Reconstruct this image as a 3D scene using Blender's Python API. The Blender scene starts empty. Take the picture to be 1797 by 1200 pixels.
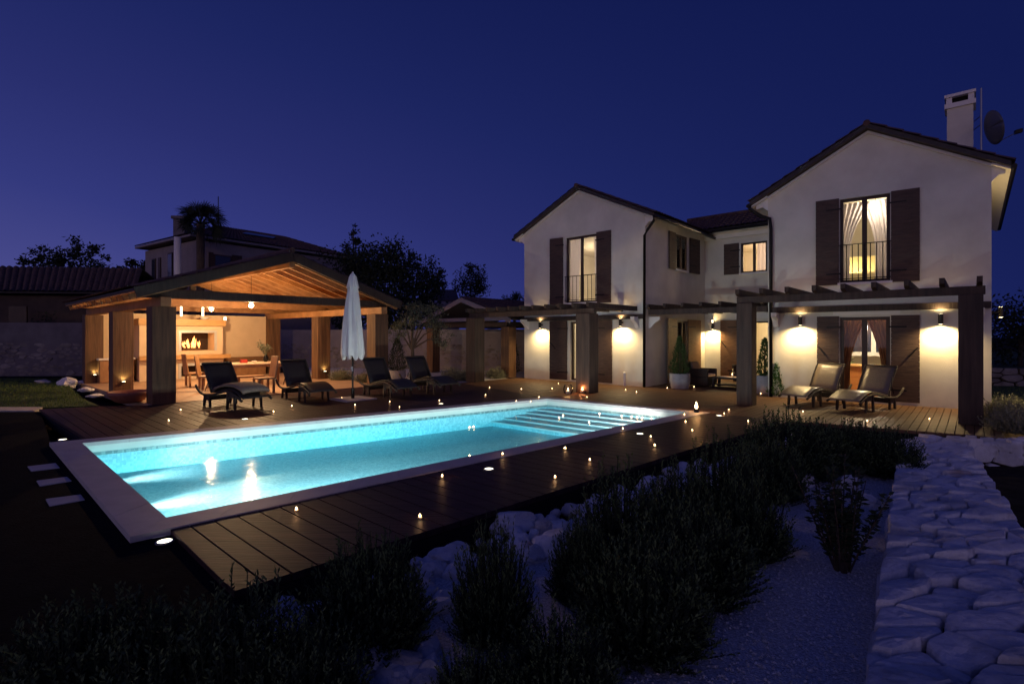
import bpy, bmesh, math, random
from mathutils import Vector, Matrix, noise as mnoise
random.seed(7)
R = math.radians
sc = bpy.context.scene
C = sc.collection
# ------------------------------------------------------------------ camera
H, F, CX, HY = 1.8, 900.0, 898.5, 588.0          # eye height (m), focal length / centre / horizon of the survey photo
cam_d = bpy.data.cameras.new("camera"); cam = bpy.data.objects.new("camera", cam_d); C.objects.link(cam)
cam.location = (0, 0, H); cam.rotation_euler = (R(90), 0, 0)
cam_d.sensor_width = 36; cam_d.lens = 36 * F / 1797; cam_d.shift_y = -12 / 1797
cam_d.clip_start = 0.05; cam_d.clip_end = 2000
sc.camera = cam
# ------------------------------------------------------------------ world: clear dusk sky, afterglow to the left
world = bpy.data.worlds.new("World"); sc.world = world; world.use_nodes = True
def s2l(r, g, b):
    f = lambda c: (c/255)/12.92 if c/255 <= .04045 else ((c/255+.055)/1.055)**2.4
    return (f(r), f(g), f(b), 1)
def build_world():
    nt = world.node_tree; N = nt.nodes; L = nt.links; N.clear()
    out = N.new('ShaderNodeOutputWorld'); bg = N.new('ShaderNodeBackground'); bg.inputs[1].default_value = 1.0
    tc = N.new('ShaderNodeTexCoord'); sep = N.new('ShaderNodeSeparateXYZ'); L.new(tc.outputs['Generated'], sep.inputs[0])
    def m(op, a, b=None, clamp=False):
        n = N.new('ShaderNodeMath'); n.operation = op; n.use_clamp = clamp
        for i, v in enumerate((a, b)):
            if v is None: continue
            if isinstance(v, (int, float)): n.inputs[i].default_value = v
            else: L.new(v, n.inputs[i])
        return n.outputs[0]
    z = m('MAXIMUM', sep.outputs[2], 0.0)
    el = m('POWER', m('SUBTRACT', 1.0, z), 1.75)                     # 1 at the horizon, 0 overhead
    az = m('ADD', m('MULTIPLY', sep.outputs[0], -0.38), m('MULTIPLY', m('MAXIMUM', m('MULTIPLY', sep.outputs[1], -1.0), 0.0), 0.60))
    azf = m('ADD', 0.43, az)                                         # 1 towards the afterglow, behind and left
    west = m('MULTIPLY', m('MAXIMUM', m('MULTIPLY', sep.outputs[1], -1.0), 0.0), 0.20)   # the afterglow stands behind the camera
    fac = m('ADD', m('MULTIPLY', el, azf), west, True)
    cr = N.new('ShaderNodeValToRGB'); L.new(fac, cr.inputs[0]); e = cr.color_ramp.elements
    e[0].position = 0.0; e[0].color = s2l(19, 26, 74)
    e[1].position = 1.0; e[1].color = s2l(196, 170, 186)
    for p, c in ((.08, (17, 26, 78)), (.20, (28, 37, 95)), (.32, (40, 46, 108)), (.45, (51, 57, 124)), (.60, (72, 74, 138)), (.80, (138, 122, 160))):
        k = e.new(p); k.color = s2l(*c)
    L.new(cr.outputs[0], bg.inputs[0]); L.new(bg.outputs[0], out.inputs[0])
build_world()
sc.view_settings.view_transform = 'Standard'; sc.view_settings.look = 'None'
sc.view_settings.exposure = 0; sc.view_settings.gamma = 1; sc.view_settings.use_curve_mapping = False
sc.render.engine = 'CYCLES'
sc.cycles.use_denoising = True
sc.cycles.max_bounces = 6; sc.cycles.diffuse_bounces = 3; sc.cycles.glossy_bounces = 3
sc.cycles.transparent_max_bounces = 12; sc.cycles.caustics_reflective = False; sc.cycles.caustics_refractive = False
sc.cycles.sample_clamp_indirect = 3.0
try: sc.cycles.use_light_tree = True
except Exception: pass

# ------------------------------------------------------------------ survey helpers
def at(px, py, z=0.0):                       # where the sight line through a photo point meets the level z
    Y = F * (H - z) / (py - HY); return Vector(((px - CX) / F * Y, Y, z))
def atY(px, py, Y):
    return Vector(((px - CX) / F * Y, Y, H + (HY - py) / F * Y))
def zat(py, Y): return H + (HY - py) / F * Y
A = Vector((.745, -.667, 0)); B = Vector((.669, .743, 0)); UP = Vector((0, 0, 1))

# ------------------------------------------------------------------ mesh builder
class MB:
    def __init__(s): s.v = []; s.f = []
    def add(s, vs, fs):
        o = len(s.v); s.v.extend([tuple(v) for v in vs]); s.f.extend([tuple(i + o for i in f) for f in fs]); return s
    def obox(s, c, ax, ay, az):              # centre and three half axes
        c = Vector(c); ax = Vector(ax); ay = Vector(ay); az = Vector(az)
        vs = [c + ax*i + ay*j + az*k for k in (-1, 1) for j in (-1, 1) for i in (-1, 1)]
        return s.add(vs, [(0,2,3,1),(4,5,7,6),(0,1,5,4),(2,6,7,3),(0,4,6,2),(1,3,7,5)])
    def box(s, x0, y0, z0, x1, y1, z1):
        return s.obox(((x0+x1)/2,(y0+y1)/2,(z0+z1)/2), ((x1-x0)/2,0,0), (0,(y1-y0)/2,0), (0,0,(z1-z0)/2))
    def beam(s, p, q, w, h, up=UP):          # bar from p to q, width w across, height h
        p = Vector(p); q = Vector(q); d = (q-p); l = d.length; d.normalize()
        side = d.cross(Vector(up)); 
        if side.length < 1e-4: side = d.cross(Vector((1,0,0)))
        side.normalize(); u = side.cross(d)
        return s.obox((p+q)/2, d*l/2, side*w/2, u*h/2)
    def tube(s, pts, r, n=8, cap=True):
        pts = [Vector(p) for p in pts]; rr = r if isinstance(r, (list, tuple)) else [r]*len(pts)
        o = len(s.v); vs = []
        for i, p in enumerate(pts):
            d = (pts[min(i+1, len(pts)-1)] - pts[max(i-1, 0)]).normalized()
            a = d.cross(Vector((0,0,1)) if abs(d.z) < .9 else Vector((1,0,0))).normalized(); b = d.cross(a)
            for k in range(n):
                t = 2*math.pi*k/n; vs.append(p + (a*math.cos(t) + b*math.sin(t))*rr[i])
        fs = []
        for i in range(len(pts)-1):
            for k in range(n):
                a0 = i*n+k; a1 = i*n+(k+1) % n; fs.append((a0, a1, a1+n, a0+n))
        if cap: fs.append(tuple(range(n))[::-1]); fs.append(tuple(range((len(pts)-1)*n, len(pts)*n)))
        return s.add(vs, fs)
    def lathe(s, prof, n=20, c=(0,0,0), jig=None):   # profile of (r, z)
        c = Vector(c); vs = []; fs = []
        for (r, z) in prof:
            for k in range(n):
                t = 2*math.pi*k/n; rr = r*(1 + (jig(t, z) if jig else 0)); vs.append(c + Vector((rr*math.cos(t), rr*math.sin(t), z)))
        for i in range(len(prof)-1):
            for k in range(n):
                a0 = i*n+k; a1 = i*n+(k+1) % n; fs.append((a0, a1, a1+n, a0+n))
        if prof[0][0] > 1e-4: fs.append(tuple(range(n))[::-1])
        if prof[-1][0] > 1e-4: fs.append(tuple(range((len(prof)-1)*n, len(prof)*n)))
        return s.add(vs, fs)
    def prism(s, poly, z0, z1):              # vertical prism on a plan polygon
        n = len(poly); vs = [(p[0], p[1], z0) for p in poly] + [(p[0], p[1], z1) for p in poly]
        return s.add(vs, [tuple(range(n))[::-1], tuple(range(n, 2*n))] + [(i, (i+1) % n, (i+1) % n + n, i+n) for i in range(n)])
    def extr(s, pts, vec):                   # planar polygon extruded along vec
        n = len(pts); vec = Vector(vec); pts = [Vector(p) for p in pts]; vs = pts + [p+vec for p in pts]
        return s.add(vs, [tuple(range(n))[::-1], tuple(range(n, 2*n))] + [(i, (i+1) % n, (i+1) % n + n, i+n) for i in range(n)])
    def sheet(s, rows):                      # grid of points
        m = len(rows[0]); vs = [p for r_ in rows for p in r_]; fs = []
        for i in range(len(rows)-1):
            for j in range(m-1): fs.append((i*m+j, i*m+j+1, (i+1)*m+j+1, (i+1)*m+j))
        return s.add(vs, fs)
    def leaf(s, p, d, l, w, roll=None):
        d = Vector(d).normalized(); a = d.cross(Vector((random.uniform(-1,1), random.uniform(-1,1), random.uniform(-1,1)))).normalized()
        p = Vector(p); return s.add([p, p + d*l*.5 + a*w*.5, p + d*l, p + d*l*.5 - a*w*.5], [(0,1,2,3)])
    def build(s, name, mat, parent=None, loc=None, smooth=False, bevel=0, recalc=True):
        """world coordinates when parent is a fixed thing; local ones when parent['local'] is set."""
        off = Vector((0,0,0)); local = False
        if parent is not None:
            r = parent
            while r.parent: r = r.parent
            if r.get('_local'): local = True
            else: off = Vector(r.location)
        elif loc is not None: off = Vector(loc)
        me = bpy.data.meshes.new(name)
        me.from_pydata([(v[0]-off.x, v[1]-off.y, v[2]-off.z) for v in s.v], [], s.f)
        if recalc and len(s.f) < 60000:
            bm = bmesh.new(); bm.from_mesh(me); bmesh.ops.recalc_face_normals(bm, faces=bm.faces); bm.to_mesh(me); bm.free()
        if smooth:
            for p in me.polygons: p.use_smooth = True
        me.materials.append(M[mat] if isinstance(mat, str) else mat)
        o = bpy.data.objects.new(name, me); C.objects.link(o)
        if parent is not None: o.parent = parent
        elif loc is not None: o.location = off
        if bevel:
            b = o.modifiers.new("bevel", 'BEVEL'); b.width = bevel; b.segments = 2; b.limit_method = 'ANGLE'
        return o
def tag(o, label=None, cat=None, group=None, kind=None):
    if label: o['label'] = label
    if cat: o['category'] = cat
    if group: o['group'] = group
    if kind: o['kind'] = kind
    return o
def empty(name, loc, rz=0, local=False):
    o = bpy.data.objects.new(name, None); C.objects.link(o); o.location = loc; o.rotation_euler.z = rz
    o.empty_display_size = .2
    if local: o['_local'] = 1
    return o
def copy_tree(o, parent=None):
    c = o.copy(); C.objects.link(c); c.parent = parent
    for ch in list(o.children): copy_tree(ch, c)
    return c
def struct(o): o['kind'] = 'structure'; return o
def light(kind, name, loc, energy, color, parent=None, radius=.05, rot=None, spot=None, blend=.5, size=None):
    d = bpy.data.lights.new(name, kind); d.energy = energy; d.color = color
    if kind in ('POINT', 'SPOT'): d.shadow_soft_size = radius
    if kind == 'SPOT': d.spot_size = spot; d.spot_blend = blend
    if kind == 'AREA' and size: d.shape = 'RECTANGLE'; d.size, d.size_y = size
    o = bpy.data.objects.new(name, d); C.objects.link(o)
    loc = Vector(loc)
    if parent is not None:
        r = parent
        while r.parent: r = r.parent
        if not r.get('_local'): loc = loc - Vector(r.location)
        o.parent = parent
    o.location = loc
    if rot: o.rotation_euler = rot
    return o
def aim(o, d):
    o.rotation_mode = 'QUATERNION'; o.rotation_quaternion = Vector(d).to_track_quat('-Z', 'Y')

# ------------------------------------------------------------------ materials
M = {}
def mat(name, c1, c2=None, rough=.7, scale=8, detail=4, bump=0, bscale=None, stretch=(1,1,1), metal=0, spec=.4, rot=0, coords='Object', vor=False, ramp=(.35,.65)):
    m = bpy.data.materials.new(name); m.use_nodes = True; nt = m.node_tree; N = nt.nodes; L = nt.links
    b = N['Principled BSDF']; b.inputs['Roughness'].default_value = rough; b.inputs['Metallic'].default_value = metal
    b.inputs['Specular IOR Level'].default_value = spec
    c1 = tuple(c1) + (1,); c2 = tuple(c2) + (1,) if c2 else None
    if c2 is None and not bump: b.inputs['Base Color'].default_value = c1
    else:
        tc = N.new('ShaderNodeTexCoord'); mp = N.new('ShaderNodeMapping'); L.new(tc.outputs[coords], mp.inputs[0])
        mp.inputs['Scale'].default_value = stretch; mp.inputs['Rotation'].default_value = (0, 0, rot)
        nz = N.new('ShaderNodeTexVoronoi' if vor else 'ShaderNodeTexNoise'); nz.inputs['Scale'].default_value = scale
        if not vor: nz.inputs['Detail'].default_value = detail; nz.inputs['Roughness'].default_value = .6
        L.new(mp.outputs[0], nz.inputs['Vector']); val = nz.outputs[0] if not vor else nz.outputs['Distance']
        if c2:
            cr = N.new('ShaderNodeValToRGB'); L.new(val, cr.inputs[0]); e = cr.color_ramp.elements
            e[0].position, e[1].position = ramp; e[0].color = c1; e[1].color = c2; L.new(cr.outputs[0], b.inputs['Base Color'])
        else: b.inputs['Base Color'].default_value = c1
        if bump:
            n2 = N.new('ShaderNodeTexNoise'); n2.inputs['Scale'].default_value = bscale or scale*2; n2.inputs['Detail'].default_value = 6
            L.new(mp.outputs[0], n2.inputs['Vector'])
            bp = N.new('ShaderNodeBump'); bp.inputs['Strength'].default_value = bump; bp.inputs['Distance'].default_value = .02
            L.new(n2.outputs[0], bp.inputs['Height']); L.new(bp.outputs[0], b.inputs['Normal'])
    M[name] = m; return m
def emis(name, col, strength):
    m = bpy.data.materials.new(name); m.use_nodes = True; b = m.node_tree.nodes['Principled BSDF']
    b.inputs['Base Color'].default_value = tuple(col)+(1,); b.inputs['Emission Color'].default_value = tuple(col)+(1,); b.inputs['Emission Strength'].default_value = strength
    M[name] = m; return m
def glassy(name, tint, rough=.02, ior=1.45, bump=0, bscale=3, vol=None, dens=0, gain=None):
    m = bpy.data.materials.new(name); m.use_nodes = True; nt = m.node_tree; N = nt.nodes; L = nt.links
    N.remove(N['Principled BSDF']); out = N['Material Output']
    tr = N.new('ShaderNodeBsdfTransparent'); tr.inputs[0].default_value = tuple(tint)+(1,)
    gl = N.new('ShaderNodeBsdfGlossy'); gl.inputs['Roughness'].default_value = rough; gl.inputs[0].default_value = (1,1,1,1)
    fr = N.new('ShaderNodeFresnel'); fr.inputs[0].default_value = ior; mx = N.new('ShaderNodeMixShader')
    if gain:
        mg = N.new('ShaderNodeMath'); mg.operation = 'MULTIPLY'; mg.inputs[1].default_value = gain; L.new(fr.outputs[0], mg.inputs[0]); L.new(mg.outputs[0], mx.inputs[0])
    else: L.new(fr.outputs[0], mx.inputs[0])
    L.new(tr.outputs[0], mx.inputs[1]); L.new(gl.outputs[0], mx.inputs[2]); L.new(mx.outputs[0], out.inputs[0])
    if bump:
        tc = N.new('ShaderNodeTexCoord'); nz = N.new('ShaderNodeTexNoise'); nz.inputs['Scale'].default_value = bscale; nz.inputs['Detail'].default_value = 2
        L.new(tc.outputs['Object'], nz.inputs['Vector']); bp = N.new('ShaderNodeBump'); bp.inputs['Strength'].default_value = bump; bp.inputs['Distance'].default_value = .01
        L.new(nz.outputs[0], bp.inputs['Height']); L.new(bp.outputs[0], gl.inputs['Normal'])
    if vol:
        va = N.new('ShaderNodeVolumeAbsorption'); va.inputs[0].default_value = tuple(vol)+(1,); va.inputs[1].default_value = dens; L.new(va.outputs[0], out.inputs['Volume'])
    M[name] = m; return m
mat('plaster', (.66,.63,.53), (.78,.75,.64), rough=.9, scale=1.1, detail=9, bump=.2, bscale=60, spec=.2)
mat('plaster_trim', (.78,.75,.70), (.82,.79,.74), rough=.85, scale=3, bump=.08, bscale=50, spec=.2)
mat('cream_wall', (.66,.50,.33), (.72,.55,.37), rough=.9, scale=2, bump=.1, bscale=50, spec=.2)
mat('room', (.74,.68,.58), (.78,.72,.62), rough=.9, scale=2, spec=.2)
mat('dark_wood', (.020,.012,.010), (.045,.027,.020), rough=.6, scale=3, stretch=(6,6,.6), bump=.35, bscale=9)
mat('shutter_wood', (.050,.030,.024), (.095,.058,.042), rough=.65, scale=4, stretch=(1,1,9), bump=.3, bscale=8)
mat('door_wood', (.14,.07,.032), (.22,.115,.052), rough=.5, scale=4, stretch=(1,1,6), bump=.2, bscale=8)
mat('frame_wood', (.035,.018,.012), (.055,.03,.02), rough=.5, scale=5, stretch=(1,1,.3))
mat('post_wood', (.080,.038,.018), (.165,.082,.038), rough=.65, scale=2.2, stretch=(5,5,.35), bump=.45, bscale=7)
mat('pergola_wood', (.034,.024,.019), (.075,.050,.037), rough=.7, scale=2.2, stretch=(5,5,.35), bump=.4, bscale=7)
mat('rafter_wood', (.27,.125,.045), (.40,.20,.08), rough=.6, scale=3, stretch=(1,1,1), bump=.2, bscale=10)
mat('old_roof', (.05,.035,.035), (.12,.08,.07), rough=.85, scale=5, bump=.3, bscale=30)
mat('deck_wood', (.024,.013,.015), (.058,.030,.031), rough=.5, scale=2.4, stretch=(.35,6,1), rot=-R(-41.8), bump=.3, bscale=8, spec=.12)
mat('terrace_wood', (.085,.044,.022), (.18,.098,.050), rough=.55, scale=2.4, stretch=(.35,6,1), rot=-R(48), bump=.3, bscale=8, spec=.25)
mat('coping_stone', (.42,.40,.40), (.50,.48,.47), rough=.55, scale=3, bump=.15, bscale=70)
mat('limestone', (.52,.49,.47), (.86,.83,.80), rough=.9, scale=3.2, bump=1.0, bscale=14, spec=.2, ramp=(.3,.7))
mat('limestone_warm', (.34,.25,.19), (.66,.60,.54), rough=.9, scale=2.0, bump=.9, bscale=9, spec=.2)
mat('wall_stone', (.15,.125,.115), (.32,.28,.25), rough=.9, scale=1.7, bump=.8, bscale=8, spec=.2)
mat('gravel', (.46,.44,.42), (.90,.88,.84), rough=.95, scale=55, bump=1.0, bscale=80, spec=.15)
mat('soil', (.03,.022,.016), (.06,.045,.03), rough=.95, scale=4, bump=.6, bscale=20, spec=.05)
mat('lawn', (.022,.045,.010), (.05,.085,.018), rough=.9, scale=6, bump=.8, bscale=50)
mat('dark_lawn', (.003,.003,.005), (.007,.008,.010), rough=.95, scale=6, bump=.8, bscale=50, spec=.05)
mat('grass_blade', (.07,.13,.02), (.14,.20,.04), rough=.7, scale=1.5)
mat('rosemary', (.013,.022,.012), (.036,.054,.026), rough=.75, scale=9, spec=.25)
mat('rosemary_tip', (.06,.095,.035), (.11,.15,.06), rough=.75, scale=9, spec=.25)
mat('lavender', (.16,.17,.11), (.26,.26,.17), rough=.8, scale=9)
mat('foliage_dark', (.010,.015,.008), (.028,.038,.016), rough=.8, scale=1.2)
mat('foliage_olive', (.06,.068,.042), (.12,.125,.08), rough=.7, scale=2)
mat('conifer', (.018,.045,.012), (.05,.10,.022), rough=.75, scale=5)
mat('conifer_bright', (.05,.12,.018), (.10,.20,.035), rough=.7, scale=5)
mat('bark', (.05,.035,.025), (.10,.075,.055), rough=.9, scale=6, stretch=(3,3,.6), bump=.6, bscale=12)
mat('terracotta', (.075,.042,.038), (.13,.075,.062), rough=.85, scale=4, bump=.5, bscale=20)
mat('roof_edge', (.035,.028,.030), (.055,.045,.045), rough=.7, scale=5)
mat('metal_dark', (.012,.011,.011), rough=.4, metal=.6)
mat('metal_bronze', (.05,.045,.035), rough=.35, metal=.8)
mat('metal_grey', (.35,.35,.36), rough=.4, metal=.8)
mat('steel', (.50,.49,.47), (.56,.55,.53), rough=.45, scale=4, metal=.35)
mat('wicker', (.018,.012,.010), (.055,.038,.030), rough=.6, scale=60, bump=.8, bscale=90)
mat('sling', (.016,.011,.010), (.028,.020,.018), rough=.5, scale=30, bump=.2, bscale=80)
mat('sling_light', (.16,.125,.09), (.20,.16,.115), rough=.35, scale=30, bump=.2, bscale=80, spec=.6)
mat('cushion', (.17,.12,.095), (.23,.165,.13), rough=.95, scale=30, bump=.3, bscale=60)
mat('cushion_cream', (.52,.47,.38), rough=.9)
mat('canvas', (.80,.82,.78), (.86,.88,.84), rough=.9, scale=4, bump=.1, bscale=60)
mat('concrete', (.42,.39,.36), (.50,.47,.44), rough=.85, scale=5, bump=.2, bscale=40)
mat('pot_grey', (.26,.25,.28), (.33,.32,.35), rough=.8, scale=6, bump=.15, bscale=30)
mat('pot_red', (.24,.08,.055), (.32,.12,.08), rough=.6, scale=6)
mat('floor_tile', (.42,.27,.17), (.50,.33,.21), rough=.55, scale=1.6, bump=.1, bscale=20)
mat('mantel_wood', (.46,.25,.09), (.58,.33,.13), rough=.5, scale=3, stretch=(1,1,6))
mat('chair_wood', (.30,.15,.065), (.42,.22,.10), rough=.5, scale=4, stretch=(1,1,.5))
mat('table_top', (.62,.45,.30), (.70,.52,.36), rough=.35, scale=3)
mat('black_void', (.006,.005,.005), rough=.9)
mat('soot', (.025,.014,.010), (.05,.026,.016), rough=.9, scale=6)
mat('fire_log', (.06,.03,.015), (.12,.06,.03), rough=.9, scale=10, bump=.5)
mat('curtain_white', (.72,.68,.74), rough=.95)
def translucent(n, k):
    nt = M[n].node_tree; N = nt.nodes; L = nt.links; b = N['Principled BSDF']; t = N.new('ShaderNodeBsdfTranslucent'); t.inputs[0].default_value = b.inputs['Base Color'].default_value
    mx = N.new('ShaderNodeMixShader'); mx.inputs[0].default_value = k; L.new(b.outputs[0], mx.inputs[1]); L.new(t.outputs[0], mx.inputs[2]); L.new(mx.outputs[0], N['Material Output'].inputs[0])
translucent('curtain_white', .55)
mat('curtain_brown', (.30,.12,.045), (.38,.16,.06), rough=.9, scale=5)
mat('curtain_gold', (.52,.36,.13), rough=.9)
mat('cabinet_orange', (.36,.13,.035), (.46,.18,.05), rough=.4, scale=3, stretch=(1,1,5))
mat('white_paint', (.78,.77,.74), rough=.5)
mat('bed_linen', (.82,.70,.36), rough=.9)
mat('petal', (.82,.80,.80), rough=.6)
mat('red_fabric', (.35,.03,.02), rough=.8)
mat('wax', (.70,.60,.48), rough=.6)
mat('neigh_wall', (.22,.19,.205), (.27,.23,.25), rough=.9, scale=1.5)
mat('neigh_dim', (.13,.11,.12), (.18,.155,.165), rough=.9, scale=1.5)
mat('neigh_dark', (.05,.035,.03), (.08,.055,.045), rough=.9, scale=2)
mat('dish_metal', (.12,.12,.14), rough=.5, metal=.2)
def stone_mat(name, base, light_, red, k=1.0):
    m = bpy.data.materials.new(name); m.use_nodes = True; nt = m.node_tree; N = nt.nodes; L = nt.links; b = N['Principled BSDF']
    b.inputs['Roughness'].default_value = .92; b.inputs['Specular IOR Level'].default_value = .15
    tc = N.new('ShaderNodeTexCoord')
    def nz(sc_, det, rg=.6, dist=0, st=(1,1,1), off=(0,0,0)):
        mp = N.new('ShaderNodeMapping'); mp.inputs['Scale'].default_value = st; mp.inputs['Location'].default_value = off; L.new(tc.outputs['Object'], mp.inputs[0])
        n = N.new('ShaderNodeTexNoise'); n.inputs['Scale'].default_value = sc_; n.inputs['Detail'].default_value = det; n.inputs['Roughness'].default_value = rg; n.inputs['Distortion'].default_value = dist; L.new(mp.outputs[0], n.inputs['Vector']); return n.outputs[0]
    def rp(v, stops):
        c = N.new('ShaderNodeValToRGB'); L.new(v, c.inputs[0]); e = c.color_ramp.elements
        e[0].position, e[0].color = stops[0][0], tuple(stops[0][1])+(1,); e[1].position, e[1].color = stops[-1][0], tuple(stops[-1][1])+(1,)
        for p_, c_ in stops[1:-1]: q = e.new(p_); q.color = tuple(c_)+(1,)
        return c.outputs[0]
    big = rp(nz(1.1, 3, off=(5,2,1)), ((.36, base), (.50, light_), (.66, light_), (.74, red)))
    fine = rp(nz(9, 9, .7, .6), ((.32, (.48,.46,.45)), (.50, (1,1,1))))
    mx = N.new('ShaderNodeMix'); mx.data_type = 'RGBA'; mx.blend_type = 'MULTIPLY'; mx.inputs['Factor'].default_value = .45; L.new(big, mx.inputs['A']); L.new(fine, mx.inputs['B']); L.new(mx.outputs['Result'], b.inputs['Base Color'])
    vo = N.new('ShaderNodeTexVoronoi'); vo.inputs['Scale'].default_value = 7; wp = N.new('ShaderNodeVectorMath'); wp.operation = 'ADD'; wn = N.new('ShaderNodeTexNoise'); wn.inputs['Scale'].default_value = 4; L.new(tc.outputs['Object'], wn.inputs['Vector'])
    ws = N.new('ShaderNodeVectorMath'); ws.operation = 'SCALE'; ws.inputs['Scale'].default_value = .25; L.new(wn.outputs['Color'], ws.inputs[0]); L.new(tc.outputs['Object'], wp.inputs[0]); L.new(ws.outputs[0], wp.inputs[1]); L.new(wp.outputs[0], vo.inputs['Vector'])
    h = N.new('ShaderNodeMath'); h.operation = 'MULTIPLY_ADD'; L.new(nz(30, 8, .75), h.inputs[0]); h.inputs[1].default_value = .9; L.new(vo.outputs['Distance'], h.inputs[2])
    bp = N.new('ShaderNodeBump'); bp.inputs['Strength'].default_value = 1.0; bp.inputs['Distance'].default_value = .028*k; L.new(h.outputs[0], bp.inputs['Height']); L.new(bp.outputs[0], b.inputs['Normal']); M[name] = m
stone_mat('limestone', (.66,.64,.62), (.92,.90,.88), (.56,.42,.35)); stone_mat('limestone_warm', (.52,.44,.38), (.80,.75,.69), (.42,.24,.17))
glassy('window_glass', (.97,.97,.97), rough=.02, ior=1.35)
mat('dark_glass', (.03,.035,.06), rough=.08, spec=.8)
glassy('jar_glass', (.96,.93,.90), rough=.03, ior=1.3)
emis('flame', (1.0,.50,.16), 9)
emis('flame_core', (1.0,.70,.36), 16)
emis('fire_flame', (1.0,.42,.12), 3.2)
emis('hot_bulb', (1.0,.74,.42), 40)
emis('lamp_disc', (1.0,.80,.45), 22)
emis('deck_lens', (1.0,.93,.70), 4)
emis('tube_lamp', (1.0,.78,.50), 5)
emis('ceiling_globe', (1.0,.74,.42), 14)
emis('pool_lens', (.85,1.0,1.0), 12)
emis('up_lens', (1.0,.90,.55), 14)
WARM = (1.0, .80, .52); LAMP = (1.0, .70, .32); FIRE = (1.0, .45, .14)

# pool mosaic: small tiles, slightly varied
def mosaic(name, a, b, grout, size=40):
    m = bpy.data.materials.new(name); m.use_nodes = True; nt = m.node_tree; N = nt.nodes; L = nt.links; bs = N['Principled BSDF']
    bs.inputs['Roughness'].default_value = .35
    tc = N.new('ShaderNodeTexCoord'); v = N.new('ShaderNodeTexVoronoi'); v.inputs['Scale'].default_value = size; v.inputs['Randomness'].default_value = .25
    L.new(tc.outputs['Object'], v.inputs['Vector']); mx = N.new('ShaderNodeMix'); mx.data_type = 'RGBA'
    sp = N.new('ShaderNodeSeparateColor'); L.new(v.outputs['Color'], sp.inputs[0]); L.new(sp.outputs[0], mx.inputs['Factor'])
    mx.inputs['A'].default_value = tuple(a)+(1,); mx.inputs['B'].default_value = tuple(b)+(1,); L.new(mx.outputs['Result'], bs.inputs['Base Color'])
    M[name] = m
mosaic('pool_mosaic', (.34,.58,.62), (.62,.80,.82), 0, 26)
mosaic('pool_band', (.16,.22,.22), (.42,.50,.46), 0, 22)
mat('pool_white', (.62,.66,.60), (.68,.72,.66), rough=.5, scale=3)

# ------------------------------------------------------------------ plan helpers
def clip(poly, p, n):                         # keep the side where (q-p).n >= 0
    out = []
    for i in range(len(poly)):
        a, b = poly[i], poly[(i+1) % len(poly)]
        da = (a[0]-p[0])*n[0] + (a[1]-p[1])*n[1]; db = (b[0]-p[0])*n[0] + (b[1]-p[1])*n[1]
        if da >= 0: out.append(a)
        if (da > 0 > db) or (da < 0 < db):
            t = da/(da-db); out.append((a[0]+(b[0]-a[0])*t, a[1]+(b[1]-a[1])*t))
    return out
def boards(mb, poly, d, width, z0, z1, gap=.012, seed=1):
    rnd = random.Random(seed); n = (-d.y, d.x); ts = [p[0]*n[0]+p[1]*n[1] for p in poly]; t = min(ts)
    while t < max(ts):
        q = clip(poly, (n[0]*(t+gap/2), n[1]*(t+gap/2)), n); q = clip(q, (n[0]*(t+width-gap/2), n[1]*(t+width-gap/2)), (-n[0], -n[1]))
        if len(q) >= 3: mb.prism(q, z0, z1 + rnd.uniform(-.0012, .0012))
        t += width
def voronoi(poly, n, stretch=1.0, seed=1, relax=2):
    rnd = random.Random(seed)
    x0, x1 = min(p[0] for p in poly), max(p[0] for p in poly); y0, y1 = min(p[1] for p in poly), max(p[1] for p in poly)
    def inside(x, y):
        c = False
        for i in range(len(poly)):
            a, b = poly[i], poly[i-1]
            if (a[1] > y) != (b[1] > y) and x < (b[0]-a[0])*(y-a[1])/(b[1]-a[1]) + a[0]: c = not c
        return c
    pts = []
    while len(pts) < n:
        x, y = rnd.uniform(x0, x1), rnd.uniform(y0, y1)
        if inside(x, y): pts.append((x, y))
    for it in range(relax+1):
        cells = []
        for i, p in enumerate(pts):
            q = list(poly)
            near = sorted(range(n), key=lambda k: (pts[k][0]-p[0])**2/stretch**2 + (pts[k][1]-p[1])**2)[1:22]
            for k in near:
                o = pts[k]; m_ = ((p[0]+o[0])/2, (p[1]+o[1])/2); nn = ((p[0]-o[0])/stretch**2, (p[1]-o[1]))
                q = clip(q, m_, nn)
                if len(q) < 3: break
            cells.append(q)
        if it < relax:
            pts = [(sum(a[0] for a in q)/len(q), sum(a[1] for a in q)/len(q)) if len(q) >= 3 else p for p, q in zip(pts, cells)]
    return [q for q in cells if len(q) >= 3]
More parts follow.
